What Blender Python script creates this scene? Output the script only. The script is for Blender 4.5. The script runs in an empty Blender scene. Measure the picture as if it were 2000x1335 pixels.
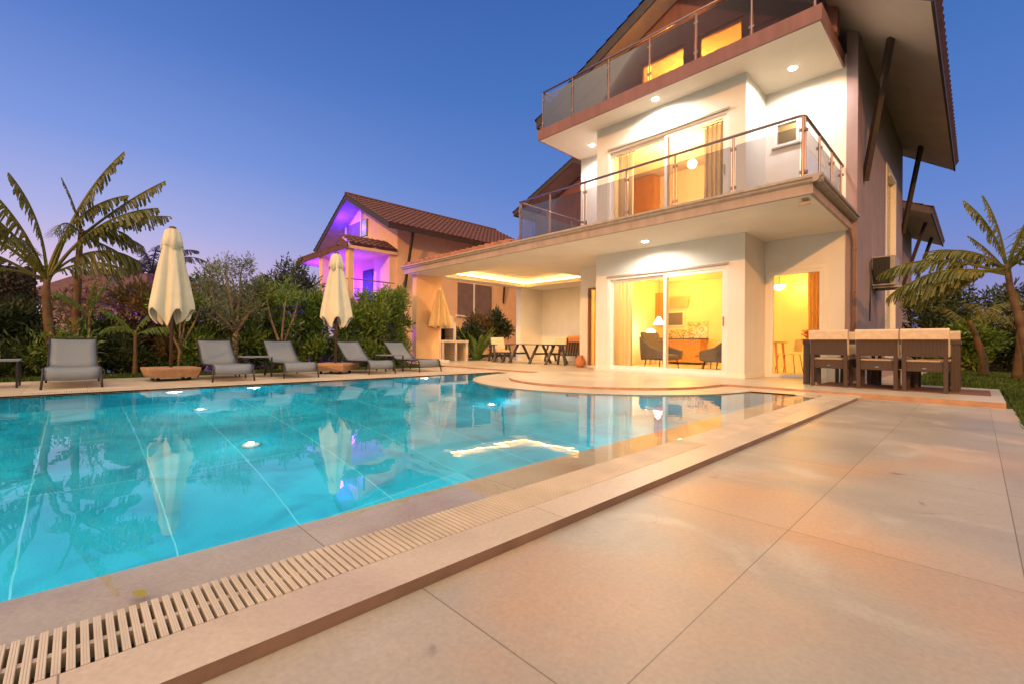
import bpy, math, random
import numpy as np
from mathutils import Vector, Matrix
random.seed(7)
rng = np.random.default_rng(7)
PI = math.pi
SC = bpy.context.scene
COL = SC.collection
R = math.radians

# ------------------------------------------------------------------ camera
cam = bpy.data.cameras.new('camera')
camo = bpy.data.objects.new('camera', cam)
COL.objects.link(camo)
Mr = Matrix(((0.69526619, -0.00327857, 0.71874486),
             (0.7186947, -0.00949277, -0.69526097),
             (0.00910235, 0.99994957, -0.00424371)))
camo.matrix_world = Matrix.Translation((0, 0, 0.65)) @ Mr.to_4x4()
cam.sensor_width = 36
cam.lens = 15.84
cam.clip_start = 0.02
cam.clip_end = 2000
SC.camera = camo
SC.render.resolution_x = 1024
SC.render.resolution_y = 683
SC.view_settings.view_transform = 'Standard'
SC.view_settings.look = 'None'
SC.view_settings.exposure = 0.0
SC.view_settings.gamma = 1.0
SC.render.engine = 'CYCLES'
try:
    SC.cycles.max_bounces = 10
    SC.cycles.diffuse_bounces = 4
    SC.cycles.glossy_bounces = 5
    SC.cycles.transmission_bounces = 8
    SC.cycles.transparent_max_bounces = 16
    SC.cycles.sample_clamp_indirect = 6
    SC.cycles.blur_glossy = 0.3
except Exception as e:
    print(e)

# ------------------------------------------------------------------ sky
W = bpy.data.worlds.new("World")
SC.world = W
W.use_nodes = True
wn, wl = W.node_tree.nodes, W.node_tree.links
wn.clear()


def N(nodes, t, **kw):
    n = nodes.new(t)
    for k, v in kw.items():
        setattr(n, k, v)
    return n


def ramp(nodes, stops):
    r = nodes.new('ShaderNodeValToRGB')
    cr = r.color_ramp
    while len(cr.elements) < len(stops):
        cr.elements.new(0.5)
    for e, (p, c) in zip(cr.elements, stops):
        e.position = p
        e.color = (*c, 1) if len(c) == 3 else c
    return r


tc = N(wn, 'ShaderNodeTexCoord')
sep = N(wn, 'ShaderNodeSeparateXYZ')
wl.new(tc.outputs['Generated'], sep.inputs[0])
rl = ramp(wn, [(0.0, (.90, .50, .50)), (.05, (.86, .52, .60)), (.12, (.70, .54, .76)), (.20, (.44, .46, .80)),
               (.32, (.22, .33, .75)), (.48, (.095, .20, .58)), (.62, (.055, .13, .45)), (1.0, (.025, .07, .28))])
rr = ramp(wn, [(0.0, (.42, .30, .50)), (.06, (.34, .30, .58)), (.14, (.22, .28, .64)), (.24, (.14, .25, .64)),
               (.34, (.095, .21, .58)), (.48, (.06, .17, .50)), (.62, (.045, .135, .44)), (1.0, (.025, .07, .28))])
wl.new(sep.outputs['Z'], rl.inputs[0])
wl.new(sep.outputs['Z'], rr.inputs[0])
az = N(wn, 'ShaderNodeMapRange', interpolation_type='SMOOTHSTEP')
az.inputs['From Min'].default_value = 0.95
az.inputs['From Max'].default_value = -0.15
neg = N(wn, 'ShaderNodeMath', operation='MULTIPLY')
neg.inputs[1].default_value = 1.0
wl.new(sep.outputs['Y'], az.inputs['Value'])
mx = N(wn, 'ShaderNodeMixRGB')
wl.new(az.outputs[0], mx.inputs[0])
wl.new(rr.outputs[0], mx.inputs[1])
wl.new(rl.outputs[0], mx.inputs[2])
# warm fill glow added to the unseen sky behind the camera, lights the paving
dotn = N(wn, 'ShaderNodeVectorMath', operation='DOT_PRODUCT')
dotn.inputs[1].default_value = Vector((.15, -.40, .90)).normalized()
wl.new(tc.outputs['Generated'], dotn.inputs[0])
gl = N(wn, 'ShaderNodeMapRange', interpolation_type='SMOOTHSTEP')
gl.inputs['From Min'].default_value = 0.35
gl.inputs['From Max'].default_value = 1.0
wl.new(dotn.outputs['Value'], gl.inputs['Value'])
bk = N(wn, 'ShaderNodeVectorMath', operation='DOT_PRODUCT')
bk.inputs[1].default_value = (.72, -.69, 0)
wl.new(tc.outputs['Generated'], bk.inputs[0])
bm = N(wn, 'ShaderNodeMapRange', interpolation_type='SMOOTHSTEP')
bm.inputs['From Min'].default_value = -0.30
bm.inputs['From Max'].default_value = 0.35
wl.new(bk.outputs['Value'], bm.inputs['Value'])
bx = N(wn, 'ShaderNodeMixRGB')
bx.inputs[2].default_value = (.36, .29, .25, 1)  # warm tint laid over the rear sky to take blue off the walls
wl.new(bm.outputs[0], bx.inputs[0])
wl.new(mx.outputs[0], bx.inputs[1])
glc = N(wn, 'ShaderNodeMixRGB', blend_type='ADD')
gc = N(wn, 'ShaderNodeRGB')
gc.outputs[0].default_value = (2.1, 1.62, 1.02, 1)
wl.new(gl.outputs[0], glc.inputs[0])
wl.new(bx.outputs[0], glc.inputs[1])
wl.new(gc.outputs[0], glc.inputs[2])
bg = N(wn, 'ShaderNodeBackground')
bg.inputs[1].default_value = 1.0
wo = N(wn, 'ShaderNodeOutputWorld')
wl.new(glc.outputs[0], bg.inputs[0])
wl.new(bg.outputs[0], wo.inputs[0])

# ------------------------------------------------------------------ low warm sun lamp standing in for the street light
sd = bpy.data.lights.new('sun', 'SUN')
sd.energy = 2.1
sd.angle = R(1.0)
sd.color = (1.0, .42, .11)
so = bpy.data.objects.new('sun', sd)
so.rotation_euler = Vector((.50, -1.0, .30)).to_track_quat('Z', 'Y').to_euler()
COL.objects.link(so)


# ------------------------------------------------------------------ materials
MATS = {}


def newmat(name):
    m = bpy.data.materials.new(name)
    m.use_nodes = True
    nt = m.node_tree
    nt.nodes.clear()
    out = nt.nodes.new('ShaderNodeOutputMaterial')
    return m, nt.nodes, nt.links, out


def pmat(name, col, rough=.6, var=.12, scale=6, metal=0, bump=0, bscale=60, spec=.5, col2=None, emit=None, estr=0, coat=0, detail=5, streak=0):
    """principled material with a noise-driven colour variation"""
    if name in MATS:
        return MATS[name]
    m, n, l, out = newmat(name)
    p = n.new('ShaderNodeBsdfPrincipled')
    l.new(p.outputs[0], out.inputs[0])
    p.inputs['Roughness'].default_value = rough
    p.inputs['Metallic'].default_value = metal
    p.inputs['Specular IOR Level'].default_value = spec
    p.inputs['Coat Weight'].default_value = coat
    g = n.new('ShaderNodeTexCoord')
    nz = n.new('ShaderNodeTexNoise')
    nz.inputs['Scale'].default_value = scale
    nz.inputs['Detail'].default_value = detail
    l.new(g.outputs['Object'], nz.inputs['Vector'])
    c2 = col2 or tuple(c * (1 + var) for c in col)
    c1 = col if col2 else tuple(c * (1 - var) for c in col)
    r = ramp(n, [(.3, c1), (.7, c2)])
    l.new(nz.outputs[0], r.inputs[0])
    cout = r.outputs[0]
    if streak:
        mp = n.new('ShaderNodeMapping')
        mp.inputs['Scale'].default_value = (5, 5, .35)
        l.new(g.outputs['Object'], mp.inputs[0])
        ns = n.new('ShaderNodeTexNoise')
        ns.inputs['Scale'].default_value = 1.6
        ns.inputs['Detail'].default_value = 7
        l.new(mp.outputs[0], ns.inputs['Vector'])
        mr = n.new('ShaderNodeMapRange')
        mr.inputs['From Min'].default_value = .35
        mr.inputs['From Max'].default_value = .75
        mr.inputs['To Min'].default_value = 1.0
        mr.inputs['To Max'].default_value = 1.0 - streak
        l.new(ns.outputs[0], mr.inputs['Value'])
        vs_ = n.new('ShaderNodeVectorMath')
        vs_.operation = 'SCALE'
        l.new(cout, vs_.inputs[0])
        l.new(mr.outputs[0], vs_.inputs['Scale'])
        cout = vs_.outputs[0]
    l.new(cout, p.inputs['Base Color'])
    if bump:
        b = n.new('ShaderNodeBump')
        b.inputs['Strength'].default_value = bump
        b.inputs['Distance'].default_value = .01
        nb = n.new('ShaderNodeTexNoise')
        nb.inputs['Scale'].default_value = bscale
        nb.inputs['Detail'].default_value = 4
        l.new(g.outputs['Object'], nb.inputs['Vector'])
        l.new(nb.outputs[0], b.inputs['Height'])
        l.new(b.outputs[0], p.inputs['Normal'])
    if emit:
        p.inputs['Emission Color'].default_value = (*emit, 1)
        p.inputs['Emission Strength'].default_value = estr
    MATS[name] = m
    return m


def emat(name, col, s):
    m, n, l, out = newmat(name)
    e = n.new('ShaderNodeEmission')
    e.inputs[0].default_value = (*col, 1)
    e.inputs[1].default_value = s
    l.new(e.outputs[0], out.inputs[0])
    MATS[name] = m
    return m


def glassmat(name, tint, refl=1.0, rough=0.0):
    m, n, l, out = newmat(name)
    t = n.new('ShaderNodeBsdfTransparent')
    t.inputs[0].default_value = (*tint, 1)
    g = n.new('ShaderNodeBsdfGlossy')
    g.inputs['Roughness'].default_value = rough
    f = n.new('ShaderNodeFresnel')
    f.inputs[0].default_value = 1.45
    mm = n.new('ShaderNodeMath')
    mm.operation = 'MULTIPLY'
    mm.inputs[1].default_value = refl
    l.new(f.outputs[0], mm.inputs[0])
    x = n.new('ShaderNodeMixShader')
    l.new(mm.outputs[0], x.inputs[0])
    l.new(t.outputs[0], x.inputs[1])
    l.new(g.outputs[0], x.inputs[2])
    l.new(x.outputs[0], out.inputs[0])
    MATS[name] = m
    return m


def leafmat(name, c1, c2, c3=None, rough=.45, scale=1.6, trans=.25):
    m, n, l, out = newmat(name)
    p = n.new('ShaderNodeBsdfPrincipled')
    p.inputs['Roughness'].default_value = rough
    g = n.new('ShaderNodeTexCoord')
    nz = n.new('ShaderNodeTexNoise')
    nz.inputs['Scale'].default_value = scale
    nz.inputs['Detail'].default_value = 6
    l.new(g.outputs['Object'], nz.inputs['Vector'])
    wh = n.new('ShaderNodeNewGeometry')
    ad = n.new('ShaderNodeMath')
    ad.operation = 'MULTIPLY_ADD'
    ad.inputs[1].default_value = .35
    l.new(wh.outputs['Random Per Island'], ad.inputs[0])
    sb = n.new('ShaderNodeMath')
    sb.operation = 'SUBTRACT'
    sb.inputs[1].default_value = .17
    l.new(nz.outputs[0], sb.inputs[0])
    l.new(sb.outputs[0], ad.inputs[2])
    st = [(.3, c1), (.62, c2)]
    if c3:
        st.append((.85, c3))
    r = ramp(n, st)
    l.new(ad.outputs[0], r.inputs[0])
    l.new(r.outputs[0], p.inputs['Base Color'])
    tr = n.new('ShaderNodeBsdfTranslucent')
    l.new(r.outputs[0], tr.inputs[0])
    x = n.new('ShaderNodeMixShader')
    x.inputs[0].default_value = trans
    l.new(p.outputs[0], x.inputs[1])
    l.new(tr.outputs[0], x.inputs[2])
    l.new(x.outputs[0], out.inputs[0])
    MATS[name] = m
    return m


def grid_lines(n, l, vec, axis, origin, step, width):
    """1 on a joint line, 0 elsewhere, for a world axis"""
    sp = n.new('ShaderNodeSeparateXYZ')
    l.new(vec, sp.inputs[0])
    a = n.new('ShaderNodeMath')
    a.operation = 'SUBTRACT'
    a.inputs[1].default_value = origin
    l.new(sp.outputs[axis], a.inputs[0])
    d = n.new('ShaderNodeMath')
    d.operation = 'PINGPONG'
    d.inputs[1].default_value = step / 2
    l.new(a.outputs[0], d.inputs[0])
    c = n.new('ShaderNodeMath')
    c.operation = 'LESS_THAN'
    c.inputs[1].default_value = width / 2
    l.new(d.outputs[0], c.inputs[0])
    return c.outputs[0]


def tiled(name, base1, base2, joint, axes, rough=.4, nscale=1.5, extra=None, bump=.15, grain_axes=True, detail=8):
    """stone laid with joints; axes = [(axis, origin, step, width)]; extra = further layers of wear (colour, scale, low, high)"""
    m, n, l, out = newmat(name)
    p = n.new('ShaderNodeBsdfPrincipled')
    l.new(p.outputs[0], out.inputs[0])
    g = n.new('ShaderNodeTexCoord')
    v = g.outputs['Object']
    nz = n.new('ShaderNodeTexNoise')
    nz.inputs['Scale'].default_value = nscale
    nz.inputs['Detail'].default_value = detail
    nz.inputs['Distortion'].default_value = .6
    l.new(v, nz.inputs['Vector'])
    r = ramp(n, [(.32, base1), (.68, base2)])
    l.new(nz.outputs[0], r.inputs[0])
    colr = r.outputs[0]
    for ex in (extra or []):
        nz2 = n.new('ShaderNodeTexNoise')
        nz2.inputs['Scale'].default_value = ex[1]
        nz2.inputs['Detail'].default_value = 7
        nz2.inputs['Distortion'].default_value = ex[4] if len(ex) > 4 else .3
        mp = n.new('ShaderNodeMapping')
        mp.inputs['Location'].default_value = (3.1 * ex[1], 1.7, 0)
        l.new(v, mp.inputs[0])
        l.new(mp.outputs[0], nz2.inputs['Vector'])
        k = n.new('ShaderNodeMapRange')
        k.inputs['From Min'].default_value = ex[2]
        k.inputs['From Max'].default_value = ex[3]
        l.new(nz2.outputs[0], k.inputs['Value'])
        x = n.new('ShaderNodeMixRGB')
        x.inputs[2].default_value = (*ex[0], 1)
        l.new(k.outputs[0], x.inputs[0])
        l.new(colr, x.inputs[1])
        colr = x.outputs[0]
    js = None
    for a in axes:
        o = grid_lines(n, l, v, *a)
        if js is None:
            js = o
        else:
            q = n.new('ShaderNodeMath')
            q.operation = 'MAXIMUM'
            l.new(js, q.inputs[0])
            l.new(o, q.inputs[1])
            js = q.outputs[0]
    if js is not None:
        x = n.new('ShaderNodeMixRGB')
        x.inputs[2].default_value = (*joint, 1)
        l.new(js, x.inputs[0])
        l.new(colr, x.inputs[1])
        colr = x.outputs[0]
    fn = n.new('ShaderNodeTexNoise')
    fn.inputs['Scale'].default_value = 75
    fn.inputs['Detail'].default_value = 6
    l.new(v, fn.inputs['Vector'])
    fm = n.new('ShaderNodeMapRange')
    fm.inputs['To Min'].default_value = .80
    fm.inputs['To Max'].default_value = 1.20
    l.new(fn.outputs[0], fm.inputs['Value'])
    gv = fm.outputs[0]
    if grain_axes:
        cmb = n.new('ShaderNodeCombineXYZ')
        sp2 = n.new('ShaderNodeSeparateXYZ')
        l.new(v, sp2.inputs[0])
        for ax_, o_, st_, _w in axes[:2]:
            q1 = n.new('ShaderNodeMath')
            q1.operation = 'SUBTRACT'
            q1.inputs[1].default_value = o_
            l.new(sp2.outputs[ax_], q1.inputs[0])
            q2 = n.new('ShaderNodeMath')
            q2.operation = 'DIVIDE'
            q2.inputs[1].default_value = st_
            l.new(q1.outputs[0], q2.inputs[0])
            q3 = n.new('ShaderNodeMath')
            q3.operation = 'FLOOR'
            l.new(q2.outputs[0], q3.inputs[0])
            l.new(q3.outputs[0], cmb.inputs[ax_])
        wn_ = n.new('ShaderNodeTexWhiteNoise')
        l.new(cmb.outputs[0], wn_.inputs['Vector'])
        wm = n.new('ShaderNodeMapRange')
        wm.inputs['To Min'].default_value = .90
        wm.inputs['To Max'].default_value = 1.08
        l.new(wn_.outputs['Value'], wm.inputs['Value'])
        q4 = n.new('ShaderNodeMath')
        q4.operation = 'MULTIPLY'
        l.new(gv, q4.inputs[0])
        l.new(wm.outputs[0], q4.inputs[1])
        gv = q4.outputs[0]
    vs_ = n.new('ShaderNodeVectorMath')
    vs_.operation = 'SCALE'
    l.new(colr, vs_.inputs[0])
    l.new(gv, vs_.inputs['Scale'])
    l.new(vs_.outputs[0], p.inputs['Base Color'])
    rr_ = n.new('ShaderNodeMapRange')
    rr_.inputs['To Min'].default_value = rough * .75
    rr_.inputs['To Max'].default_value = rough * 1.35
    l.new(nz.outputs[0], rr_.inputs['Value'])
    l.new(rr_.outputs[0], p.inputs['Roughness'])
    b = n.new('ShaderNodeBump')
    b.inputs['Strength'].default_value = bump
    b.inputs['Distance'].default_value = .004
    nb = n.new('ShaderNodeTexNoise')
    nb.inputs['Scale'].default_value = 45
    nb.inputs['Detail'].default_value = 5
    l.new(v, nb.inputs['Vector'])
    l.new(nb.outputs[0], b.inputs['Height'])
    l.new(b.outputs[0], p.inputs['Normal'])
    MATS[name] = m
    return m


M = MATS
pmat('plaster_white', (.76, .735, .69), .75, .05, 1.3, bump=.35, bscale=70, streak=.035)
pmat('plaster_pink', (.27, .135, .135), .8, .10, 2, bump=.4, bscale=70, streak=.22)
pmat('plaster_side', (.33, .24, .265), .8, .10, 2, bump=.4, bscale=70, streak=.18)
pmat('plaster_peach', (.84, .53, .29), .8, .06, 2, bump=.3, bscale=60, streak=.04)
pmat('soffit', (.80, .75, .66), .75, .06, 1.1, bump=.3, bscale=50)
pmat('fascia_beige', (.46, .34, .28), .8, .08, 2, bump=.3, streak=.2)
pmat('lip_stone', (.40, .32, .26), .6, .15, 8, bump=.15)
pmat('interior_wall', (.80, .70, .50), .8, .03, 2)
pmat('interior_floor', (.62, .50, .34), .35, .08, 3)
pmat('frame_white', (.80, .79, .77), .35, .03, 10)
pmat('frame_brown', (.25, .13, .09), .5, .1, 10)
pmat('frame_grey', (.36, .33, .30), .45, .08, 10)
pmat('dark_timber', (.045, .028, .022), .55, .25, 12)
pmat('eave_soffit', (.46, .385, .34), .8, .08, 2, bump=.2, bscale=60)
pmat('soffit_dark', (.20, .13, .11), .8, .15, 3)
pmat('roof_tile', (.12, .045, .042), .75, .3, 5, bump=.3, bscale=30)
pmat('pergola_tile', (.42, .17, .10), .75, .3, 6, bump=.3, bscale=30)
pmat('rail_metal', (.24, .18, .19), .35, .05, 20, metal=.6)
pmat('steel', (.55, .55, .56), .25, .05, 20, metal=1)
pmat('sling', (.165, .19, .235), .65, .10, 60, bump=.3, bscale=300)
pmat('dark_metal', (.035, .033, .038), .4, .1, 20, metal=.4)
pmat('brown_metal', (.09, .05, .04), .4, .1, 20, metal=.3)
pmat('teak', (.36, .21, .12), .6, .18, 14, bump=.2, bscale=50)
pmat('canopy', (.64, .59, .46), .85, .06, 5, bump=.15, bscale=120)
pmat('canopy_cream', (.60, .42, .20), .85, .06, 5, bump=.15, bscale=120)
pmat('cushion', (.60, .46, .33), .9, .10, 14, bump=.25, bscale=120)
pmat('cushion_orange', (.62, .30, .11), .9, .08, 9, bump=.2, bscale=120)
pmat('outdoor_wood', (.065, .065, .07), .6, .25, 14, bump=.2, bscale=60)
leafmat('curtain_grey', (.56, .53, .51), (.64, .61, .58), None, .9, 4, .5)
leafmat('curtain_yellow', tuple(v * .92 for v in (.72, .45, .12)), (.72, .45, .12), None, .9, 4, .5)
leafmat('curtain_sheer', (.84, .78, .68), (.90, .85, .75), None, .9, 4, .75)
pmat('armchair', (.16, .15, .16), .9, .12, 20, bump=.2, bscale=150)
pmat('orange_wood', (.55, .24, .05), .45, .10, 6)
pmat('counter', (.10, .06, .04), .3, .2, 20)
pmat('white_paint', (.80, .76, .68), .45, .03, 8)
pmat('terracotta', (.50, .20, .07), .6, .2, 9, bump=.2)
pmat('black', (.012, .012, .012), .5, .2, 20)
pmat('tree_bark', (.12, .075, .045), .85, .35, 14, bump=.6, bscale=40)
pmat('pale_bark', (.22, .15, .10), .85, .3, 14, bump=.6, bscale=40)
pmat('banana_bark', (.17, .11, .04), .75, .5, 7, bump=.9, bscale=26, col2=(.10, .035, .02), streak=.5)
pmat('stone_wall', (.24, .15, .09), .85, .45, 5, bump=.8, bscale=12)
pmat('net', (.05, .045, .04), .8, .4, 8)
pmat('soil', (.05, .035, .022), .95, .3, 4, bump=.5, bscale=20)
pmat('lawn_base', (.03, .055, .012), .95, .4, 3, bump=.6, bscale=60)
pmat('white_masonry', (.62, .52, .40), .8, .06, 6, bump=.2)
pmat('patch_brown', (.17, .075, .055), .85, .12, 20, bump=.3, bscale=200)
pmat('ac_case', (.34, .31, .28), .5, .06, 8)
pmat('far_wall', (.50, .36, .30), .85, .1, 1)
pmat('grate', (.56, .47, .37), .45, .12, 5)
pmat('gutter_void', (.13, .095, .07), .7, .3, 6)
pmat('leaf_yellow', (.35, .28, .02), .5, .1, 30)
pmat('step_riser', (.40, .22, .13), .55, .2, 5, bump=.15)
emat('lamp_white', (1, .93, .82), 40)
emat('lamp_warm', (1, .72, .36), 14)
emat('globe', (1, .86, .60), 9)
emat('led', (1, .50, .13), 34)
emat('pool_lamp', (.70, .95, 1.0), 7)
emat('purple_led', (.20, .03, 1.0), 10)
glassmat('glass', (.97, .97, .96), .75)
glassmat('rail_glass', (.46, .42, .55), .22)
glassmat('rail_glass_low', (.68, .69, .75), .2)
leafmat('leaf_banana', (.09, .10, .018), (.17, .17, .03), (.30, .20, .045), .45, 2.2, .4)
leafmat('leaf_hedge', (.06, .11, .018), (.17, .26, .04), (.34, .36, .07), .45, 1.5, .25)
leafmat('leaf_olive', (.10, .12, .065), (.20, .22, .13), (.32, .32, .20), .5, 2.0, .25)
leafmat('leaf_rust', (.09, .065, .02), (.21, .13, .035), (.34, .20, .06), .5, 1.5, .25)
leafmat('leaf_dark', (.02, .035, .011), (.055, .08, .02), (.11, .13, .035), .5, 1.5, .2)
leafmat('leaf_bright', (.07, .13, .018), (.17, .25, .03), (.28, .33, .05), .4, 2.0, .35)
leafmat('leaf_palm', (.03, .035, .03), (.06, .065, .045), (.10, .10, .06), .5, 2.0, .25)
leafmat('leaf_purple_lit', (.10, .03, .55), (.22, .07, .85), (.45, .25, .95), .6, 3.0, .35)  # purple light from next door put into the leaf colour
leafmat('grass', (.03, .065, .008), (.075, .13, .018), (.15, .20, .03), .6, 1.2, .35)
M['terrace'] = tiled('terrace', (.50, .41, .31), (.58, .49, .38), (.42, .34, .26), [(0, -.3, .62, .004), (1, 8.0, .62, .004)], .32, 1.2)
M['coping'] = tiled('coping', (.46, .36, .27), (.55, .45, .35), (.22, .15, .10), [(1, 1.40, 1.42, .004)], .40, 2.2,
                    extra=[((.33, .24, .17), 3.0, .60, .75)])
M['deck'] = tiled('deck', (.44, .35, .27), (.54, .44, .34), (.30, .22, .16), [(1, .74, .62, .005), (0, -8.8, 1.28, .005)], .5, 1.5)
M['wet_stone'] = tiled('wet_stone', (.54, .44, .34), (.62, .52, .42), (.20, .12, .08), [(1, .62, .92, .003)], .22, 2.2,
                       extra=[((.46, .31, .22), 2.0, .52, .75)])
M['paving'] = tiled('paving', (.30, .255, .21), (.39, .335, .275), (.17, .125, .09), [(0, .105, .62, .0036), (1, .74, 1.28, .004)], .40, .9,
                    extra=[((.50, .28, .15), .8, .49, .72, .6), ((.26, .225, .195), 1.3, .52, .80, .4), ((.50, .46, .40), 2.2, .56, .82, .6), ((.16, .12, .09), 7, .70, .80, .2)])
PT = dict(rough=.35, nscale=1.1, bump=.05)
M['pool_tile'] = tiled('pool_tile', (.005, .35, .50), (.016, .54, .68), (.14, .68, .78),
                       [(0, -1.82, 1.37, .008), (1, .11, .685, .008)], extra=[((.008, .30, .42), 1.2, .45, .75, 1.0)], **PT)
M['pool_floor'] = tiled('pool_floor', (.005, .38, .53), (.016, .57, .71), (.14, .68, .78),
                        [(0, -1.95, 1.37, .007), (1, .46, .69, .010)], extra=[((.006, .31, .43), 1.4, .46, .70, 1.5)], **PT)  # darker mottling: tile veins, deepened for tree reflections put into the colour


def watermat():
    m, n, l, out = newmat('pool_water')
    g = n.new('ShaderNodeBsdfGlass')
    g.inputs['IOR'].default_value = 1.33
    g.inputs['Roughness'].default_value = 0.0
    g.inputs['Color'].default_value = (.97, 1, 1, 1)
    tcx = n.new('ShaderNodeTexCoord')
    nz = n.new('ShaderNodeTexNoise')
    nz.inputs['Scale'].default_value = 3.2
    nz.inputs['Detail'].default_value = 2
    l.new(tcx.outputs['Object'], nz.inputs['Vector'])
    b = n.new('ShaderNodeBump')
    b.inputs['Strength'].default_value = .10
    b.inputs['Distance'].default_value = .014
    l.new(nz.outputs[0], b.inputs['Height'])
    l.new(b.outputs[0], g.inputs['Normal'])
    l.new(g.outputs[0], out.inputs[0])
    MATS['pool_water'] = m
    return m


watermat()


def mosaicmat():
    m, n, l, out = newmat('mosaic')
    p = n.new('ShaderNodeBsdfPrincipled')
    l.new(p.outputs[0], out.inputs[0])
    g = n.new('ShaderNodeTexCoord')
    v = n.new('ShaderNodeTexVoronoi')
    v.inputs['Scale'].default_value = 26
    v.distance = 'CHEBYCHEV'
    l.new(g.outputs['Object'], v.inputs['Vector'])
    s = n.new('ShaderNodeSeparateColor')
    l.new(v.outputs['Color'], s.inputs[0])
    r = ramp(n, [(.0, (.18, .12, .05)), (.35, (.5, .36, .14)), (.6, (.8, .66, .36))])
    l.new(s.outputs[0], r.inputs[0])
    l.new(r.outputs[0], p.inputs['Base Color'])
    p.inputs['Roughness'].default_value = .25
    MATS['mosaic'] = m


mosaicmat()


def wickermat():
    m, n, l, out = newmat('wicker')
    p = n.new('ShaderNodeBsdfPrincipled')
    l.new(p.outputs[0], out.inputs[0])
    g = n.new('ShaderNodeTexCoord')
    a = n.new('ShaderNodeTexWave')
    a.inputs['Scale'].default_value = 22
    a.bands_direction = 'X'
    bb = n.new('ShaderNodeTexWave')
    bb.inputs['Scale'].default_value = 34
    bb.bands_direction = 'Z'
    l.new(g.outputs['Object'], a.inputs['Vector'])
    l.new(g.outputs['Object'], bb.inputs['Vector'])
    mu = n.new('ShaderNodeMath')
    mu.operation = 'MULTIPLY'
    l.new(a.outputs['Fac'], mu.inputs[0])
    l.new(bb.outputs['Fac'], mu.inputs[1])
    r = ramp(n, [(.0, (.035, .022, .018)), (.7, (.18, .10, .068))])
    l.new(mu.outputs[0], r.inputs[0])
    l.new(r.outputs[0], p.inputs['Base Color'])
    b = n.new('ShaderNodeBump')
    b.inputs['Strength'].default_value = .8
    b.inputs['Distance'].default_value = .006
    l.new(mu.outputs[0], b.inputs['Height'])
    l.new(b.outputs[0], p.inputs['Normal'])
    p.inputs['Roughness'].default_value = .5
    MATS['wicker'] = m


wickermat()


# ------------------------------------------------------------------ mesh helpers
def wloc(o):
    """accumulated location of an (unrotated) parent chain"""
    v = Vector((0, 0, 0))
    while o is not None:
        v += Vector(o.location)
        o = o.parent
    return v


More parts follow.
